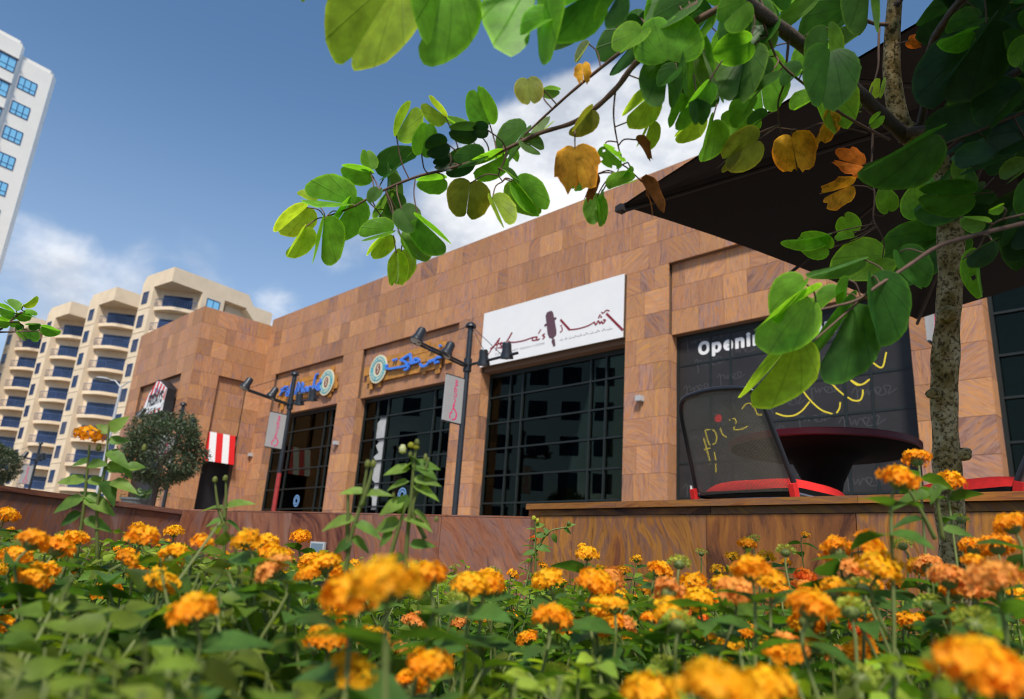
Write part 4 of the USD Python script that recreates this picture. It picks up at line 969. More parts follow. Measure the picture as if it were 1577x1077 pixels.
ua = math.radians(-13.5); UA = on(957, 317, 2, 3.02); UE, UN = np.array([math.cos(ua), math.sin(ua), 0]), np.array([-math.sin(ua), math.cos(ua), 0]); UL = 2.80
UC = UA + UE * UL / 2 + UN * UL / 2
t = thing('parasol', 'large black square parasol over the terrace table, seen from below', 'parasol')
corners = [UA, UA + UE * UL, UA + (UE + UN) * UL, UA + UN * UL]; peak = UC + [0, 0, .62]
G = Geo()
for k in range(4):
    a, b = corners[k], corners[(k + 1) % 4]
    P, F, u, v = quad_grid(lambda u, v: (a + (b - a) * u[..., None]) * (1 - v[..., None]) + peak * v[..., None] - np.array([0, 0, 1.]) * (.10 * (v * (1 - v)) * 1.2 * (1 - (2 * u - 1) ** 2) - .05 * (1 - v) * (1 - (2 * u - 1) ** 2))[..., None], 9, 9)
    G.add(P, F)
G.build('canopy', M['umbrella'], t, smooth=30)
for k in range(4):
    a, b = corners[k], corners[(k + 1) % 4]; G = Geo(); m = (a + b) / 2 + [0, 0, .05]
    G.tube([peak - [0, 0, .10], a - [0, 0, .035]], .012, 6); G.build('rib', M['umb_rib'], t)
    G = Geo(); G.tube([peak - [0, 0, .10], m - [0, 0, .07]], .011, 6); G.build('rib', M['umb_rib'], t)
    if k: continue
    G = Geo(); inw = (UC - m) * [1, 1, 0]; inw /= np.linalg.norm(inw)      # hem band along each edge
    P, F, u, v = quad_grid(lambda u, v: a + (b - a) * u[..., None] + inw * (.11 * v[..., None] * np.minimum(1, 8 * np.minimum(u, 1 - u))[..., None]) + np.array([0, 0, 1.]) * (.05 * (1 - (2 * u - 1) ** 2) - .012 + .022 * v)[..., None], 9, 3); G.add(P, F); G.build('hem', M['umbrella'], t, smooth=True)
    G = Geo(); G.obox(a - [0, 0, .02] + inw * 0, UE * .025, UN * .025, [0, 0, .018]); G.build('corner_pocket', M['umb_rib'], t)
G = Geo(); G.tube([[UC[0], UC[1], FLOOR], peak + [0, 0, .05]], .028, 14); G.build('pole', M['umb_rib'], t, smooth=40)
G = Geo(); G.box(UC[0] - .3, UC[0] + .3, UC[1] - .3, UC[1] + .3, FLOOR, FLOOR + .07); G.build('base', M['table_black'], t)

# ------------------------------------------------------------------ the near tree: two-lobed leaves, trunk, branches
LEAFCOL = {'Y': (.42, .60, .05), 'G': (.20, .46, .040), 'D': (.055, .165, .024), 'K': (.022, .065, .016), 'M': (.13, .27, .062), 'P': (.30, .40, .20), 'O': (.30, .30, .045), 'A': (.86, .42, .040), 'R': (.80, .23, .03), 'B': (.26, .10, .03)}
HALF = np.array([(0, 0), (-.055, .06), (-.085, .15), (-.07, .26), (.0, .37), (.12, .455), (.28, .505), (.45, .51), (.62, .475), (.78, .41), (.91, .315), (.985, .215), (1.0, .13), (.965, .065), (.90, .022), (.845, .0)])


def two_lobed(rg, fold, kw=1.0, ragged=False, nt=5, holes=0):
    """A broad leaf with two lobes: base at the origin, midrib along +x, notch at .845; halves fold up about the midrib."""
    mid = np.linspace(0, .845, len(HALF)); V, F, U = [], [], []
    for sg in (1, -1):
        ed = HALF.copy(); ed[:, 1] *= kw
        if ragged: ed[2:-1] *= 1 - rg.uniform(0, .22, (len(ed) - 3, 1))
        else: ed[2:-1] *= 1 + rg.normal(0, .012, (len(ed) - 3, 1))
        k = np.linspace(0, 1, nt); cup = rg.uniform(.05, .20) * (2.2 if ragged else 1); curl = rg.uniform(-.10, .26) * (2 if ragged else 1)
        P = np.stack([mid, np.zeros_like(mid)], 1)[:, None] * (1 - k[None, :, None]) + ed[:, None] * k[None, :, None]
        x, t = P[..., 0], P[..., 1]; ph = fold - cup * t * 3 * np.sign(fold + 1e-3); wob = .034 * np.sin(x * 8 + rg.uniform(0, 6)) * t ** 1.5 + .02 * np.sin(x * 17 + rg.uniform(0, 6)) * t ** 2
        y, z = t * np.cos(ph), t * np.sin(ph) + wob
        z = z - curl * x ** 2 + (.06 * rg.normal(size=x.shape) * t if ragged else 0)
        n0 = sum(len(a) for a in V); V.append(np.stack([x, sg * y, z], -1).reshape(-1, 3)); U.append(np.stack([x, sg * t, k[None, :] + 0 * x], -1).reshape(-1, 3))
        i = np.arange(len(mid) * nt).reshape(len(mid), nt); q = np.stack([i[:-1, :-1], i[1:, :-1], i[1:, 1:], i[:-1, 1:]], -1).reshape(-1, 4)
        if sg < 0: q = q[:, ::-1]
        if holes:
            drop = set(rg.choice(np.arange(len(q)), holes, replace=False).tolist()); q = np.array([a for j, a in enumerate(q) if j not in drop])
        F.append(np.vstack([q[:, [0, 1, 2]], q[:, [0, 2, 3]]]) + n0)
    return np.vstack(V), np.vstack(F), np.vstack(U)


class Tree:
    def __init__(s, path, seed): s.path, s.rg, s.branches, s.pet = path, np.random.default_rng(seed), [], Geo()

    def branch(s, pts, r0, r1, m='branch', name='branch', sides=8):
        P = curve([at(*p) for p in pts], 6); G = Geo(); n = len(P); rr = np.linspace(r0, r1, n) * (1 + .06 * np.sin(np.arange(n) * 1.7))
        G.tube(P, rr, sides); G.build(name, M[m], s.path, smooth=True); s.branches.append(P); return P

    def leaf(s, bx, by, tx, ty, w, cls, d=None, side=None, tilt=None, holes=0):
        rg = s.rg
        if d is None:
            best = None
            for P in s.branches:
                q = pix(P); k = np.argmin((q[:, 0] - bx) ** 2 + (q[:, 1] - by) ** 2); e = math.hypot(q[k, 0] - bx, q[k, 1] - by)
                if best is None or e < best[0]: best = (e, q[k, 2])
            d = best[1] + rg.uniform(-.05, .05)
        dead = cls in 'ARB'
        L = math.hypot(tx - bx, ty - by) / FPX * d
        dd = (rg.uniform(-.35, .35) if tilt is None else tilt) * L
        b, e = at(bx, by, d), at(tx, ty, d + dd); ax = e - b; L3 = np.linalg.norm(ax) / 1.05; b = b + ax * .05
        c = min(1, max(-1, 2 * (w - .10) - 1)) if w >= .5 else -.25
        ph = .5 * math.acos(c) if w < 1.02 else rg.uniform(.03, .2); kw = 1.0 if .5 <= w <= 1.02 else (w / .55 if w < .5 else w)
        sd = side if side is not None else rg.choice([-1, 1]); roll = sd * ph if w < 1.02 else rg.uniform(-.15, .15)
        view = EYE - b; x = ax / np.linalg.norm(ax); z = view - (view @ x) * x; z /= np.linalg.norm(z); y = np.cross(z, x)
        z2 = z * math.cos(roll) + y * math.sin(roll); y2 = np.cross(z2, x)
        v, f, u = two_lobed(rg, ph * rg.choice([1, 1, 1]) + rg.uniform(-.04, .04), kw, dead, holes=holes)
        if w <= 1.0: b = b - y * sd * (1 - max(w, .3)) * .5 * L3
        G = Geo(); G.add(b + L3 * (v[:, :1] * x + v[:, 1:2] * y2 + v[:, 2:] * z2), f)
        p = G.build('leaf', M['dead' if dead else 'leaf'], s.path, smooth=True, label={'A': 'withered amber leaf', 'R': 'withered red-orange leaf', 'B': 'curled brown dead leaf', 'O': 'olive leaf turning yellow'}.get(cls))
        col = np.array(LEAFCOL[cls]) * rg.uniform(.85, 1.15) * rg.uniform(.93, 1.07, 3)
        C = np.tile(col, (len(v), 1))
        if cls in 'ARO':                              # withering starts at the rim
            rim = np.clip(np.abs(u[:, 1]) * 1.6 + u[:, 0] * .5 - .5, 0, 1)[:, None] * rg.uniform(.4, 1.0); C = C * (1 - rim) + np.array([.30, .05, .015] if cls != 'O' else [.40, .30, .03]) * rim
        primvar(p, 'tint', C); primvar(p, 'leafuv', u)
        best = None
        for P in s.branches:
            k = np.argmin(np.linalg.norm(P - b, axis=1)); e_ = np.linalg.norm(P[k] - b)
            if best is None or e_ < best[0]: best = (e_, P[k])
        t = best[1] if best[0] < .09 else b - x * .03
        s.pet.tube(curve([b + x * L3 * .02, (b + t) / 2 - x * .006, t], 3), [.0011] * 7 if False else .0011, 5)
        return p


tr = Tree(thing('orchid_tree', 'near slim tree with speckled trunk, two-lobed green leaves and withered orange ones', 'tree'), 77)
trunk = [(1478, 960, 1.40), (1470, 880, 1.40), (1466, 830, 1.40), (1461, 760, 1.40), (1457, 690, 1.40), (1454, 620, 1.40), (1456, 550, 1.40), (1461, 470, 1.40), (1464, 400, 1.40), (1462, 320, 1.41), (1452, 262, 1.42), (1425, 228, 1.42), (1392, 200, 1.42)]
P = curve([at(*p) for p in trunk], 8); P = np.vstack([[P[0] + [.0, -.01, -.35]], P]); n = len(P); q = np.linspace(0, 1, n)
rad = .0258 - .0062 * q + .0022 * np.sin(q * 47) * np.sin(q * 19 + 1)
G = Geo(); G.tube(P, rad, 20); v = G.v[0]; v += (meshkit.fbm(v * 45, 3, 2)[:, None] - .5) * .006 * np.random.default_rng(1).normal(size=3).clip(-.5, .5); G.build('trunk', M['bark'], tr.path, smooth=True); tr.branches.append(P)
for (kx, ky, kd, kr) in ((1437, 607, 1.375, .013), (1459, 484, 1.372, .020), (1483, 700, 1.385, .016), (1470, 776, 1.375, .013), (1448, 640, 1.38, .010)):
    m = trimesh.creation.icosphere(3, kr); v = np.array(m.vertices); v *= (.72 + .5 * meshkit.fbm(v * 90 + kx, 3, 5))[:, None] * [1, 1, .8]; G = Geo(); G.add(v + at(kx, ky, kd), m.faces); G.build('knot', M['bark'], tr.path, smooth=True)
up = [(1400, 212, 1.42), (1384, 180, 1.43), (1374, 120, 1.43), (1374, 60, 1.43), (1379, -10, 1.42), (1388, -110, 1.40), (1400, -260, 1.35)]
P = curve([at(*p) for p in up], 7); G = Geo(); G.tube(P, np.linspace(.0190, .010, len(P)), 14); G.build('leader', M['bark'], tr.path, smooth=True); tr.branches.append(P)
tr.branch([(1396, 212, 1.42), (1350, 170, 1.33), (1300, 122, 1.22), (1230, 65, 1.10), (1165, 15, 1.0), (1110, -30, .93), (1040, -75, .88)], .0135, .007)
tr.branch([(1140, -5, .97), (1060, 40, .99), (985, 92, 1.01), (950, 135, 1.03), (915, 168, 1.05), (880, 190, 1.07), (830, 206, 1.09), (765, 236, 1.11), (700, 258, 1.13), (640, 273, 1.15), (585, 296, 1.17), (545, 318, 1.18), (500, 335, 1.2)], .0047, .0013, 'twig')
tr.branch([(1075, 5, .97), (1010, 48, .99), (968, 72, 1.0), (925, 105, 1.03), (880, 142, 1.05), (838, 180, 1.08), (808, 208, 1.09)], .0034, .0014, 'twig')
tr.branch([(1100, -60, .92), (1000, -72, .85), (880, -62, .80), (780, -60, .78), (680, -50, .78), (600, -45, .80)], .006, .002, 'twig')
tr.branch([(1215, 55, 1.07), (1212, 90, 1.08), (1207, 130, 1.10), (1199, 155, 1.12), (1199, 185, 1.13), (1203, 205, 1.14)], .0022, .001, 'twig')
tr.branch([(1175, 35, 1.02), (1200, 95, 1.05), (1245, 135, 1.08), (1280, 165, 1.12), (1330, 195, 1.2), (1370, 215, 1.35)], .0016, .0024, 'twig')
tr.branch([(1366, 38, 1.42), (1345, 36, 1.38), (1322, 26, 1.33), (1306, 12, 1.28), (1290, -15, 1.22)], .004, .002, 'twig')
tr.branch([(1354, 40, 1.40), (1353, 75, 1.38), (1352, 105, 1.36), (1342, 140, 1.33), (1336, 160, 1.32)], .0026, .001, 'twig')
tr.branch([(1408, 215, 1.42), (1422, 172, 1.36), (1428, 110, 1.28), (1436, 66, 1.22), (1452, 38, 1.16), (1480, 0, 1.08), (1530, -50, 1.0)], .008, .005)
tr.branch([(1380, 10, 1.40), (1402, -30, 1.38), (1425, -80, 1.3)], .006, .004)
tr.branch([(1345, 190, 1.3), (1343, 235, 1.27), (1342, 265, 1.25), (1347, 300, 1.22), (1345, 335, 1.2), (1352, 352, 1.18)], .0022, .001, 'twig')
tr.branch([(1640, 330, 1.02), (1560, 348, 1.02), (1480, 368, 1.01), (1440, 382, 1.0), (1395, 412, .98), (1355, 438, .96), (1320, 462, .94), (1285, 472, .93), (1258, 478, .92)], .0036, .0013, 'twig')
tr.branch([(1330, 458, .95), (1305, 480, .94), (1280, 502, .93), (1250, 528, .92)], .0017, .0011, 'twig')
tr.branch([(1640, 150, 1.05), (1560, 180, 1.08), (1500, 205, 1.1), (1480, 212, 1.11), (1455, 222, 1.12)], .003, .0013, 'twig')
tr.branch([(948, 136, 1.03), (945, 180, 1.04), (952, 225, 1.05), (957, 245, 1.06), (950, 268, 1.06)], .0014, .0008, 'twig')
tr.branch([(780, 232, 1.1), (776, 250, 1.1), (768, 268, 1.1), (774, 280, 1.1)], .0016, .0008, 'twig')
tr.branch([(1335, 205, 1.3), (1270, 190, 1.25), (1235, 200, 1.2), (1190, 196, 1.16)], .0014, .0008, 'twig')
tr.branch([(1577, 330, 1.0), (1530, 345, 1.02), (1505, 385, 1.05), (1482, 400, 1.08)], .0016, .001, 'twig')
tr.branch([(1395, 205, 1.40), (1450, 190, 1.3), (1520, 140, 1.18), (1600, 90, 1.05)], .009, .005)
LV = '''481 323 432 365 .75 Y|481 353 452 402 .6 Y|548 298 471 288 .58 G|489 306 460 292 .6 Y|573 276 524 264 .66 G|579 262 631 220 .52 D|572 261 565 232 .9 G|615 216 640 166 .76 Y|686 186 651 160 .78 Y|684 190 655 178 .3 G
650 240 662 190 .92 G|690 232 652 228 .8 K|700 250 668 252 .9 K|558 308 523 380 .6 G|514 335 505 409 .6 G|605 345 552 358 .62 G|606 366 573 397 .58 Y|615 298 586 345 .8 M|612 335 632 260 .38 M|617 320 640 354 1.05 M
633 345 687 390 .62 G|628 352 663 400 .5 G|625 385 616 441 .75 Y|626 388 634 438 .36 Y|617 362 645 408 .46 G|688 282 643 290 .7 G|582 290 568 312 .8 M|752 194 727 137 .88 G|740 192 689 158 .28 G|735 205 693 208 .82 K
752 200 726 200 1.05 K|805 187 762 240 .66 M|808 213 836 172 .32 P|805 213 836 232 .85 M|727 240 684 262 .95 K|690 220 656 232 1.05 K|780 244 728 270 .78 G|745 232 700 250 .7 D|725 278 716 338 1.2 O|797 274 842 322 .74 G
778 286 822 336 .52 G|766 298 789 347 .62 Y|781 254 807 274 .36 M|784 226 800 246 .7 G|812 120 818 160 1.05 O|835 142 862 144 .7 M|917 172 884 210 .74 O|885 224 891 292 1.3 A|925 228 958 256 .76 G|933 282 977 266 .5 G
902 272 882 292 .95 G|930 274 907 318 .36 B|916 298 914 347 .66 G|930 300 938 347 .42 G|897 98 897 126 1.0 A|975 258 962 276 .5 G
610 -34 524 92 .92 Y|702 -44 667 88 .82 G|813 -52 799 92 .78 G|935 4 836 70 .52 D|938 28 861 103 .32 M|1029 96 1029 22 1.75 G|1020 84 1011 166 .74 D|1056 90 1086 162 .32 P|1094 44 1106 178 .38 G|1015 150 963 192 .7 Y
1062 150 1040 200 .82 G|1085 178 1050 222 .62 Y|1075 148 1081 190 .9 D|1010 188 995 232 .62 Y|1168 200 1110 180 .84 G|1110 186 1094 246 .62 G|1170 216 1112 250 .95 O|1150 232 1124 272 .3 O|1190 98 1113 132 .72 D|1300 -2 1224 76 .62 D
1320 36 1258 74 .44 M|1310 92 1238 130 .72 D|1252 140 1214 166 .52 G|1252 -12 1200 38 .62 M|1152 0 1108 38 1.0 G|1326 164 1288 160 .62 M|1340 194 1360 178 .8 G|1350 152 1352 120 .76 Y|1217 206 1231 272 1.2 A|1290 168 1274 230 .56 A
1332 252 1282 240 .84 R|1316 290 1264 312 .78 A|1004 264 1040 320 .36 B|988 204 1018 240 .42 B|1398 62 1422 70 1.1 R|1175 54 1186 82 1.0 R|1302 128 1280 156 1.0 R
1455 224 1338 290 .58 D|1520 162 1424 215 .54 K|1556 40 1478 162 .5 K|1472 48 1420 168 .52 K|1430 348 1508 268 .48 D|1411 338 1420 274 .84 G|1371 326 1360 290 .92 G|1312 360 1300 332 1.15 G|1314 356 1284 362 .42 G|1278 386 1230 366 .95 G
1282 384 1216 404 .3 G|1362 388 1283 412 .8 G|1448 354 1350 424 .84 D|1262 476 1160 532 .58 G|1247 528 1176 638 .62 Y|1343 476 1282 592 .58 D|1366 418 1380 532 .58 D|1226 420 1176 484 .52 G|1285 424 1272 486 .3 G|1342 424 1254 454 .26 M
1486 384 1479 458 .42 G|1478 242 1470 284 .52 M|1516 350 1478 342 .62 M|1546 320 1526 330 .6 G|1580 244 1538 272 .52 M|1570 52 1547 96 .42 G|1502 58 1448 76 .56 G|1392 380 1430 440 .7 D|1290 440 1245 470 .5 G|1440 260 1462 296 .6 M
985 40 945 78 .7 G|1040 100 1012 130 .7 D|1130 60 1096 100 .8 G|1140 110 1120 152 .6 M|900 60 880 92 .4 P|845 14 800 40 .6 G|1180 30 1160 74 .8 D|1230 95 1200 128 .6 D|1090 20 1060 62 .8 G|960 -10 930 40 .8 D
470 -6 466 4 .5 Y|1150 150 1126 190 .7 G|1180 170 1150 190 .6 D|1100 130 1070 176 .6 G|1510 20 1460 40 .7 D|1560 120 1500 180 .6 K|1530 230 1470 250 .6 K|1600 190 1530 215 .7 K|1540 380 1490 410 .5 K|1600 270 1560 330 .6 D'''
HOL = {(925, 228): 4, (1486, 384): 2}
for row in LV.replace('\n', '|').split('|'):
    a = row.split(); bx, by, tx, ty, w = map(float, a[:5])
    d = None
    if by < 40 and bx < 860: d = .79 + tr.rg.uniform(-.02, .02)
    tr.leaf(bx, by, tx, ty, w, a[5], d, holes=HOL.get((int(bx), int(by)), 0))
# the rest of the crown: dark leaves towards the right edge and above the frame
rg = np.random.default_rng(123)
for k in range(26):                              # more green leaves round the thick branch at the top
    bx, by = rg.uniform(985, 1330), rg.uniform(-40, 120); a = PI * .5 + rg.normal(0, .6); L = rg.uniform(55, 95)
    tr.leaf(bx, by, bx + L * math.cos(a), by + L * math.sin(a), rg.uniform(.6, .95), rg.choice(['D', 'G', 'G', 'M', 'D']), rg.uniform(.98, 1.2))
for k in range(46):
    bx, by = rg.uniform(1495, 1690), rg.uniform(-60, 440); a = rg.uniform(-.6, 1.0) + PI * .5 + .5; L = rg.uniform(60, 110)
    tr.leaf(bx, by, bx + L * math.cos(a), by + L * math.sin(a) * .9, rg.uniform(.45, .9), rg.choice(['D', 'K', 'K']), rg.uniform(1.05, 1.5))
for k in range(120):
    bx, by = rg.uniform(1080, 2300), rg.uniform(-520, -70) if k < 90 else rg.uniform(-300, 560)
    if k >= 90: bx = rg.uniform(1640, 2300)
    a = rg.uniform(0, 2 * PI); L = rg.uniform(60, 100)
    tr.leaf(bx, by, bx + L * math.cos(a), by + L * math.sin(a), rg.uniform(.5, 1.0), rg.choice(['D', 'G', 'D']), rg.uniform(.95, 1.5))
made = 0
while made < 300:                               # the dense crown outside the frame that shades the leaves at the right
    p_ = at(rg.uniform(1380, 1680), rg.uniform(-40, 470), rg.uniform(1.0, 1.35)) + SUN * rg.uniform(.30, 1.25) + rg.normal(0, .03, 3); q_ = pix(p_)
    if q_[2] < .25 or (q_[0] < 1660 and -90 < q_[1] < 1150): continue
    a, L = rg.uniform(0, 2 * PI), rg.uniform(.075, .11) * FPX / q_[2]
    tr.leaf(q_[0], q_[1], q_[0] + L * math.cos(a), q_[1] + L * math.sin(a), rg.uniform(.9, 1.0), rg.choice(['D', 'G']), q_[2]); made += 1
tr.pet.build('petiole', M['twig'], tr.path, smooth=True, kind='stuff')
# a twig of another tree reaching in at the left edge
t2 = Tree(thing('leafy_twig', 'small twig of light green leaves reaching in from the left edge', 'twig'), 5)
t2.branch([(-60, 520, 1.55), (-10, 512, 1.5), (10, 500, 1.5), (25, 487, 1.5), (38, 480, 1.5)], .003, .001, 'twig')
t2.branch([(-10, 512, 1.5), (30, 511, 1.5), (55, 510, 1.5), (64, 508, 1.5)], .002, .001, 'twig')
for row in '32 476 15 459 .5 G|40 476 62 464 .45 Y|36 480 58 484 .6 G|22 484 -4 476 .8 G|24 488 50 488 .55 G|12 498 32 496 .7 G|34 500 26 514 .7 D|46 508 58 524 .8 G|62 508 92 516 .6 G|44 504 62 502 .7 D|14 500 -10 494 .7 G|30 508 44 522 .7 G'.split('|'):
    a = row.split(); bx, by, tx, ty, w = map(float, a[:5]); t2.leaf(bx, by, tx, ty, w, a[5])
t2.pet.build('petiole', M['twig'], t2.path, smooth=True, kind='stuff')

# ------------------------------------------------------------------ the lantana bed
BUSH = [  # centre pixel, distance, label
    (60, 1010, .62, 'lantana bush at the lower left corner with dark leaves and a few orange heads'), (330, 1000, .48, 'lantana bush with the single slanting orange head, left of the big blurred cluster'),
    (590, 1000, .42, 'lantana bush with the biggest blurred orange cluster, bottom centre'), (850, 1010, .52, 'lantana bush of pale green buds and orange heads just right of the bottom centre'),
    (1110, 1030, .40, 'lantana bush with a broad blurred yellow-orange head on the bottom edge'), (1330, 1000, .50, 'lantana bush with blurred heads below the pale salmon ones'), (1530, 1010, .40, 'lantana bush with the big blurred head in the bottom right corner'),
    (60, 870, 1.15, 'lantana bush with a row of orange heads below the side wall at the left edge'), (230, 870, 1.25, 'lantana bush with small orange heads in front of the wall corner'), (430, 870, 1.15, 'lantana bush with upright orange heads beside the step light'),
    (670, 880, .85, 'lantana bush below the tall budding shoot in the centre'), (930, 900, .85, 'lantana bush with orange heads in front of the left end of the terrace wall'), (1160, 890, .80, 'lantana bush with one round orange head in front of the terrace wall'),
    (1320, 870, .72, 'lantana bush with twin orange heads left of the tree trunk'), (1480, 880, .62, 'lantana bush with salmon faded heads around the foot of the trunk'), (1570, 830, .62, 'lantana bush with orange heads at the right edge below the terrace cap'),
    (810, 870, 1.9, 'lantana bush with small heads against the joint of the two brown walls'), (1000, 870, 1.8, 'lantana bush with small heads along the foot of the terrace wall'), (600, 860, 2.2, 'lantana bush far back along the dark low wall'), (180, 840, 3.0, 'lantana bush far back in the corner of the two low walls')]
BC = np.array([at(x, y, d) for x, y, d, _ in BUSH])
BPATH = [thing('lantana_bush', lab, 'flower bush', 'orange lantana bushes of the flower bed') for *_, lab in BUSH]


def ztop(x, y):
    p = np.stack([np.asarray(x, float), np.asarray(y, float), np.zeros_like(x)], -1); d = np.hypot(x, y)
    return 1.0 - .118 + .120 * (1 - np.exp(-np.maximum(d - .25, 0) / .55)) + .014 * d - .062 * np.clip((d - .9) / .7, 0, 1) + .11 * (meshkit.fbm(p * 3.2, 3, 9) - .5)


def bush_of(p): return np.argmin(np.linalg.norm((BC[None] - p[:, None]) * [1, 1, .3], axis=2) / (np.linalg.norm(BC - EYE, axis=1) ** .8)[None], axis=1)


rg = np.random.default_rng(2024)
# where stems grow: inside the bed, in front of the camera, thinning with distance
cand = []
while len(cand) < 2300:
    dd = .26 + 5.6 * rg.random(4000) ** 1.9; th = rg.uniform(-.78, .78, 4000) - math.radians(46.1)
    X, Y = dd * np.sin(th), dd * np.cos(th); ok = shapely.contains_xy(bed.buffer(-.06), X, Y)
    cand += list(zip(X[ok], Y[ok]))
cand = np.array(cand[:2300]); n = len(cand)
top = np.stack([cand[:, 0], cand[:, 1], ztop(cand[:, 0], cand[:, 1]) + rg.normal(0, .028, n)], -1)
HEADS = '''88 845 48 o|67 882 44 o|25 860 46 o|10 795 34 o|24 930 30 r|163 912 40 o|220 828 48 o|268 820 28 y|197 858 34 o|212 880 30 o|410 838 40 y|420 858 46 o|463 828 30 o|476 866 34 o|442 890 26 o|298 945 72 o|8 965 42 o|32 950 28 r
540 918 92 o|596 902 110 y|656 892 68 o|505 985 66 o|548 1052 96 y|662 1028 72 o|628 1058 60 o|905 855 34 y|918 900 58 o|925 938 48 y|850 955 62 o|880 968 44 o|1016 880 40 o|1157 880 60 o|1290 850 50 o|1340 843 52 o|1356 876 64 y|1250 938 74 o
1206 1008 60 o|1330 970 44 r|1000 990 32 o|970 992 40 y|1150 975 40 o|1075 955 34 r|1110 1068 120 y|1180 1062 90 y|1000 1070 84 y|1500 1030 120 o|1550 1052 120 o|1462 892 56 s|1530 892 74 s|1430 872 44 s|1500 845 40 o|1558 810 50 o|1536 842 48 o|1384 740 56 o|1412 708 40 o|1464 742 42 o
1240 890 34 r|1228 905 30 r|1128 858 22 y|1180 858 26 y|1098 1000 34 r|1040 968 30 o|746 955 26 o|708 960 30 s|640 960 40 s|615 1000 36 s|1290 1010 40 s|1400 960 44 o|1560 950 40 s|1060 915 24 o|990 910 24 o|855 885 18 o|865 900 20 o|822 830 13 r|836 872 16 o|842 892 18 o|896 842 14 y
790 950 24 o|812 985 34 o|700 1000 40 o|120 950 26 r|240 1060 26 r|60 1000 20 r|345 855 18 o|372 905 18 r|138 672 42 o|1240 825 15 o|960 880 22 o|980 862 18 y|1100 900 18 o|1315 905 26 o|1210 868 18 o|1380 905 30 o|545 870 22 o|575 985 50 o|520 950 44 y'''
# nothing may poke up right in front of the lens or hide the big heads
q = pix(top); tooHigh = (q[:, 2] < .5) & (q[:, 1] < 985 + rg.uniform(-25, 30, n))
for row in HEADS.replace('\n', '|').split('|'):
    x, y, w, k = row.split(); x, y, w = float(x), float(y), float(w)
    if w > 28: tooHigh |= (q[:, 2] < .0325 * FPX / w + .03) & (np.abs(q[:, 0] - x) < w * .5 + 18) & (q[:, 1] < y + w * .35 + 6)
top = top[~tooHigh]; n = len(top)
lean = rg.normal(0, .10, (n, 2)); base = top - np.stack([lean[:, 0], lean[:, 1], np.full(n, .34)], -1)
own = bush_of(top)
LT = blade(7, .56, .30, .28, 1.55, .05); LT2 = blade(4, .56, .25, .28, 1.55)
leafpos, leafax, leafn, leafsz, leafown, leafcol = [], [], [], [], [], []
stems = [Geo() for _ in BUSH]
for i in range(n):
    d = np.linalg.norm(top[i] - EYE); near = d < 1.3
    stems[own[i]].tube([base[i], (base[i] + top[i]) / 2 + rg.normal(0, .012, 3), top[i]], [.0028, .0022, .0013], 5 if near else 3, caps=False)
    ax = (top[i] - base[i]) / np.linalg.norm(top[i] - base[i]); a0 = rg.uniform(0, PI); nodes = 8 if d < 2 else 6
    for k in range(nodes):
        s = 1 - (k / nodes) ** 1.15 * .8 - .01; p = base[i] + (top[i] - base[i]) * s; size = (.7 if d < .55 else 1) * (.026 + .026 * min(1, k / 3)) * rg.uniform(.8, 1.25) * (1.25 if d > 2 else 1)
        for sd in (0, PI):
            a = a0 + k * PI / 2 + sd + rg.normal(0, .25); out = np.array([math.cos(a), math.sin(a), rg.uniform(-.45, .65)])
            leafpos.append(p); leafax.append(out); leafn.append(np.array([0, 0, 1.]) + rg.normal(0, .6, 3)); leafsz.append(size); leafown.append(own[i])
            young = max(0, 1 - k / 2.5); leafcol.append(np.array([.092, .200, .028]) * (1 - young) + np.array([.28, .38, .045]) * young)
leafpos, leafax, leafn, leafsz, leafown, leafcol = map(np.array, (leafpos, leafax, leafn, leafsz, leafown, leafcol))
leafcol = leafcol * rg.uniform(.45, 1.5, (len(leafcol), 1)) * rg.uniform(.92, 1.08, (len(leafcol), 3))
leafcol = leafcol * np.array([.56, .60, .60, 1.05, .95, 1.15, .8, .72, .8, .85, 1.0, 1.15, 1.1, 1.1, .95, .85, 1.15, 1.1, .9, .8])[leafown][:, None]     # some bushes are darker, some yellower
R = frames(leafax, leafn); q = pix(leafpos); L = leafsz / np.maximum(q[:, 2], .1) * FPX; infr = (q[:, 0] > -20) & (q[:, 0] < 1600) & (q[:, 1] < 1100) & (q[:, 2] > .12)
badnear = (q[:, 2] < .24); keepm = ~badnear
score = L * infr * (1 + .5 * (np.argsort(np.argsort(leafpos[:, 2])) / len(leafpos)))
for b in range(len(BUSH)):
    I = np.where((leafown == b) & keepm)[0]
    if not len(I): continue
    order = I[np.argsort(-score[I])]; parts = [i for i in order[:130] if L[i] > 14 and infr[i]]; rest = np.setdiff1d(I, parts)
    for i in parts:
        V = place(LT, leafpos[i:i + 1], R[i:i + 1], leafsz[i:i + 1]); joined(V, LT[1], LT[2], leafcol[i:i + 1], 'leaf', M['herb'], BPATH[b])
    if len(rest):
        V = place(LT2, leafpos[rest], R[rest], leafsz[rest]); joined(V, LT2[1], LT2[2], leafcol[rest], 'foliage', M['herb'], BPATH[b], kind='stuff')


# flower heads: domes of small five-lobed florets
def floret(k=10):
    a = np.arange(k) * 2 * PI / k; r = np.where(np.arange(k) % 2 == 0, 1.0, .52)
    v = np.vstack([[0, 0, -.18], np.stack([r * np.cos(a), r * np.sin(a), .10 * r + .06 * np.cos(a * 3)], -1)]); f = [[0, 1 + i, 1 + (i + 1) % k] for i in range(k)]
    return v, np.array(f), v * 0


FL = floret()


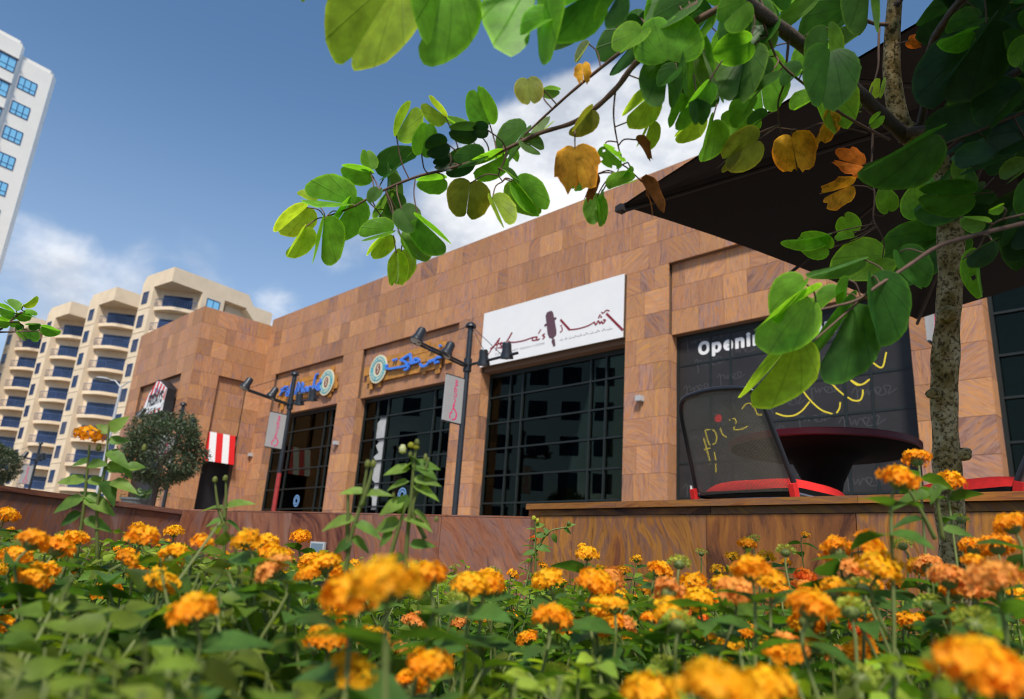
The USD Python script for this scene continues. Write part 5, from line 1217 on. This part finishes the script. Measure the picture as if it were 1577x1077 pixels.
def head(b, c, Rh, up, rg, kind='o', n=None):
    """An orange head: centre c, radius Rh, facing up."""
    n = n or (62 if Rh / np.linalg.norm(c - EYE) * FPX > 12 else 26)
    i = np.arange(n) + .5; ph = np.arccos(1 - i / n * (1.25 if kind != 'b' else 1.1)); th = i * 2.39996 + rg.uniform(0, 6)
    d = np.stack([np.sin(ph) * np.cos(th), np.sin(ph) * np.sin(th), np.cos(ph)], -1)
    z = up / np.linalg.norm(up); x = np.cross([.3, .9, .1], z); x /= np.linalg.norm(x); B = np.array([x, np.cross(z, x), z])
    loc = d * [1, 1, .72] * Rh * rg.uniform(.74, 1.10, (n, 1)); nm = d + rg.normal(0, .34, d.shape); ax = np.cross(nm, rg.normal(size=d.shape))
    Rm = frames(ax, nm); sz = Rh * rg.uniform(.24, .33, n) * (1 if n > 30 else 1.25)
    if kind == 'b': Rm = frames(d + rg.normal(0, .2, d.shape), np.cross(d, rg.normal(size=d.shape))); sz = sz * .62
    V = place(FL, loc, Rm, sz) @ B + c
    t = np.clip(ph / 1.5, 0, 1)[:, None]
    if kind == 'o': C = np.array([1.0, .57, .010]) * (1 - t) + np.array([.98, .33, .008]) * t
    elif kind == 'y': C = np.array([.99, .60, .012]) * (1 - t) + np.array([.98, .44, .010]) * t
    elif kind == 's': C = np.array([.94, .44, .07]) * (1 - t) + np.array([.90, .33, .07]) * t
    elif kind == 'r': C = np.array([.92, .26, .015]) * (1 - t) + np.array([.80, .10, .012]) * t
    else: C = np.array([.66, .62, .10]) * (1 - t) + np.array([.36, .44, .07]) * t
    C = C * rg.uniform(.85, 1.05, (n, 1))
    joined(V, FL[1], FL[2], C, 'flower_head' if kind != 'b' else 'bud_head', M['petal'] if kind != 'b' else M['herb'], BPATH[b])
    g = c - z * Rh * .35; foot = np.array([c[0] + rg.normal(0, .02), c[1] + rg.normal(0, .02), min(c[2] - .12, float(ztop(c[0], c[1])) - .10)])
    stems[b].tube(curve([g, g - z * .02, (g + foot) / 2, foot], 3), np.linspace(.0012, .002, 10), 5, caps=False)
    if b < len(BUSH) and kind != 'b':
        a_ = rg.uniform(0, PI)
        for q_ in (0, PI, PI / 2, 1.5 * PI):
            o_ = np.array([math.cos(a_ + q_), math.sin(a_ + q_), rg.uniform(-.1, .5)]); p_ = g - z * (.018 if q_ in (0, PI) else .042)
            joined(place(LT, p_[None], frames(o_[None], np.array([[0, 0, 1.]]) + rg.normal(0, .3, (1, 3))), np.array([rg.uniform(.034, .05)])), LT[1], LT[2], np.array([[.085, .18, .034]]) * rg.uniform(.7, 1.3), 'leaf', M['herb'], BPATH[b])
    m = trimesh.creation.icosphere(1, 1.0); stems[b].add(m.vertices * [Rh * .5, Rh * .5, Rh * .42] @ B + c - z * Rh * .12, m.faces)


for row in HEADS.replace('\n', '|').split('|'):
    x, y, w, k = row.split(); x, y, w = float(x), float(y), float(w)
    d = .0325 * FPX / w * rg.uniform(.92, 1.08); d = min(max(d, .30), 1.9); c = at(x, y, d); Rh = w / 2 / FPX * d
    if (x, y) == (138, 672): continue
    head(int(bush_of(c[None])[0]), c, Rh, np.array([0, 0, 1.]) + rg.normal(0, .25, 3), rg, k)
for (x, y, w) in ((1046, 868, 36), (758, 884, 26), (1020, 930, 40), (1045, 960, 52), (1160, 832, 22), (1080, 852, 18), (1028, 1030, 50), (1310, 940, 52), (1500, 960, 60), (1330, 905, 44), (1430, 930, 40), (1325, 1045, 60), (705, 930, 44), (735, 1000, 46), (400, 1050, 34), (860, 1040, 46), (930, 1000, 40), (1210, 850, 30), (1390, 840, 30), (190, 952, 16), (330, 940, 20), (1480, 800, 24)):
    d = min(max(.026 * FPX / w, .33), 1.6); c = at(x, y, d); head(int(bush_of(c[None])[0]), c, w / 2 / FPX * d, np.array([0, 0, 1.]) + rg.normal(0, .2, 3), rg, 'b')
for k in range(64):                              # more heads at mid distance, right of centre and at the left
    x, y = (rg.uniform(720, 1590), rg.uniform(865, 1010)) if k < 46 else (rg.uniform(-10, 520), rg.uniform(830, 905)); d = rg.uniform(.62, 1.05); c = at(x, y, d)
    c[2] = max(c[2], float(ztop(c[0], c[1])) - .005) if y < 930 else c[2]; head(int(bush_of(c[None])[0]), c, rg.uniform(.011, .0165), np.array([0, 0, 1.]) + rg.normal(0, .3, 3), rg, rg.choice(['o', 'y', 'o', 'y', 's']))
sel = rg.choice(np.where(np.linalg.norm(top - EYE, axis=1) > .9)[0], 170, replace=False)
for i in sel:
    c = top[i] + [0, 0, rg.uniform(.0, .035)]; q_ = pix(c)
    if -20 < q_[0] < 1600: head(int(own[i]), c, rg.uniform(.010, .0155), np.array([0, 0, 1.]) + rg.normal(0, .3, 3), rg, rg.choice(['o', 'o', 'y', 'y', 'b']))
for b in range(len(BUSH)):
    if stems[b].n: stems[b].build('stem', M['stem'], BPATH[b], smooth=True, kind='stuff')


# ------------------------------------------------------------------ tall lantana shoots that stand clear of the bed
def shoot(label, pts, d, leaves, buds=(), flower=None, r0=.0026):
    t = thing('lantana_shoot', label, 'plant shoot', 'tall shoots standing above the flower bed'); G = Geo()
    for pl in pts:
        P = curve([at(x, y, d) for x, y in pl], 6); G.tube(P, np.linspace(r0, r0 * .5, len(P)), 7)
    G.build('stem', M['stem'], t, smooth=True)
    for (bx, by, tx, ty, w, cls) in leaves:
        b, e = at(bx, by, d), at(tx, ty, d + rg.uniform(-.4, .4) * math.hypot(tx - bx, ty - by) / FPX * d); ax = (e - b)[None]; size = np.array([np.linalg.norm(e - b)])
        up = np.array([0, 0, 1.]) * .55 + (EYE - b) / np.linalg.norm(EYE - b) * rg.uniform(.3, 1.1) + rg.normal(0, .15, 3)
        col = np.array({'L': (.22, .34, .06), 'M': (.14, .25, .045), 'D': (.07, .15, .03)}[cls])[None] * rg.uniform(.85, 1.15)
        joined(place(LT, b[None], frames(ax, up[None]), size * 1.1, np.array([w / .50])), LT[1], LT[2], col, 'leaf', M['herb'], t)
    for (x, y, w, h, cls) in buds:
        c = at(x, y, d); m = trimesh.creation.icosphere(2, 1.0); v = np.array(m.vertices) * [w / 2, w / 2, h / 2] * (1 + .12 * np.sin(np.array(m.vertices)[:, 2:] * 9)) / FPX * d
        p_ = Geo().add(v + c, m.faces).build('bud', M['herb'], t, smooth=True); primvar(p_, 'tint', np.tile({'Y': (.50, .48, .06), 'G': (.24, .26, .07), 'W': (.6, .6, .4)}[cls], (len(v), 1))); primvar(p_, 'leafuv', v * 0)
    if flower:
        x, y, w = flower; BPATH.append(t); stems.append(Geo()); k = len(BPATH) - 1; head(k, at(x, y, d), w / 2 / FPX * d, np.array([0, 0, 1.]), rg, 'o', 40)


shoot('tall shoot with one orange flower head in front of the beige flats', [[(118, 860), (128, 790), (134, 730), (138, 685)], [(150, 860), (150, 780), (162, 720), (168, 655)]], .98,
      [(136, 712, 108, 712, .5, 'M'), (136, 716, 160, 712, .5, 'M'), (132, 742, 88, 736, .40, 'L'), (134, 740, 168, 742, .45, 'L'), (130, 768, 80, 782, .40, 'M'), (130, 765, 172, 785, .42, 'L'), (126, 790, 90, 806, .42, 'D'), (128, 800, 170, 812, .4, 'M'),
       (168, 668, 150, 652, .55, 'L'), (168, 664, 192, 644, .55, 'L'), (166, 680, 196, 676, .5, 'M'), (164, 695, 196, 712, .45, 'M'), (160, 722, 210, 716, .42, 'L'), (170, 742, 206, 750, .42, 'L'), (188, 720, 205, 735, .5, 'M'), (195, 718, 222, 716, .5, 'M'), (158, 740, 178, 770, .5, 'D'), (150, 775, 128, 752, .5, 'M')],
      [(152, 690, 8, 12, 'G'), (222, 690, 7, 12, 'G')], (138, 672, 44))
shoot('tall budding shoot with paired leaves in front of the right plank sign window', [[(622, 900), (628, 820), (634, 760), (638, 710), (641, 692)], [(640, 760), (652, 735), (660, 705)], [(600, 860), (618, 800), (628, 770)], [(655, 830), (636, 790), (641, 760)]], .80,
      [(632, 722, 592, 724, .40, 'L'), (636, 716, 676, 716, .42, 'M'), (640, 716, 672, 732, .45, 'M'), (630, 742, 596, 748, .40, 'L'), (636, 738, 674, 742, .34, 'L'), (636, 748, 674, 762, .36, 'L'), (636, 712, 614, 724, .55, 'L'), (628, 762, 612, 790, .5, 'M'), (624, 772, 584, 786, .50, 'L'), (634, 786, 668, 806, .42, 'L'), (620, 800, 662, 806, .36, 'L'), (618, 806, 572, 812, .40, 'L'), (606, 820, 580, 838, .5, 'M'), (628, 702, 648, 706, .6, 'M'), (644, 726, 636, 706, .5, 'M'), (630, 840, 668, 836, .4, 'M'), (624, 858, 590, 868, .42, 'D')],
      [(620, 692, 11, 14, 'W'), (633, 686, 10, 9, 'Y'), (642, 682, 8, 11, 'G'), (641, 689, 10, 8, 'Y'), (655, 705, 6, 12, 'G'), (632, 700, 6, 12, 'G'), (640, 760, 5, 9, 'G'), (606, 762, 5, 9, 'G'), (672, 800, 6, 9, 'G')])
shoot('shoot with a pair of closed buds on long stalks left of the tall budding shoot', [[(530, 900), (540, 830), (556, 775), (566, 718)], [(556, 780), (568, 745), (575, 718)], [(534, 850), (536, 800), (536, 760)]], .74,
      [(562, 758, 526, 754, .36, 'L'), (562, 762, 598, 756, .36, 'L'), (560, 768, 556, 782, .6, 'M'), (548, 800, 496, 806, .40, 'L'), (546, 806, 585, 820, .40, 'M'), (542, 830, 516, 850, .42, 'D'), (540, 828, 572, 846, .42, 'M')],
      [(566, 715, 9, 13, 'G'), (575, 715, 9, 13, 'G')])
shoot('small shoot with two round buds below the striped awning', [[(344, 880), (346, 820), (344, 782)], [(346, 810), (336, 780), (331, 742)], [(346, 800), (348, 770), (348, 738)]], .95,
      [(344, 784, 312, 778, .40, 'L'), (346, 782, 384, 768, .36, 'L'), (344, 800, 318, 806, .4, 'M'), (346, 802, 372, 812, .42, 'M')], [(331, 739, 8, 10, 'G'), (347, 737, 8, 10, 'G')])
shoot('small pale shoot at the left end of the terrace wall', [[(824, 900), (825, 850), (824, 800)], [(825, 850), (845, 820), (872, 812)]], 1.6,
      [(824, 812, 838, 806, .5, 'L'), (824, 816, 812, 812, .5, 'L'), (824, 826, 842, 822, .5, 'M'), (824, 830, 810, 830, .5, 'M'), (824, 842, 846, 846, .45, 'M'), (824, 850, 806, 852, .45, 'M'), (872, 812, 884, 806, .5, 'L'), (868, 814, 880, 820, .5, 'M'), (850, 822, 858, 836, .5, 'M'), (845, 824, 838, 812, .5, 'M')], [(822, 798, 7, 7, 'Y'), (828, 802, 6, 7, 'Y'), (876, 806, 6, 7, 'G')])
shoot('leafy shoot with long leaves carrying orange heads at the tree trunk', [[(1452, 830), (1446, 790), (1440, 750)], [(1440, 830), (1420, 790), (1400, 755)]], .78,
      [(1436, 760, 1370, 774, .30, 'M'), (1448, 745, 1432, 770, .45, 'M'), (1440, 752, 1462, 748, .4, 'M'), (1425, 800, 1380, 800, .3, 'D'), (1450, 815, 1500, 820, .3, 'M')])
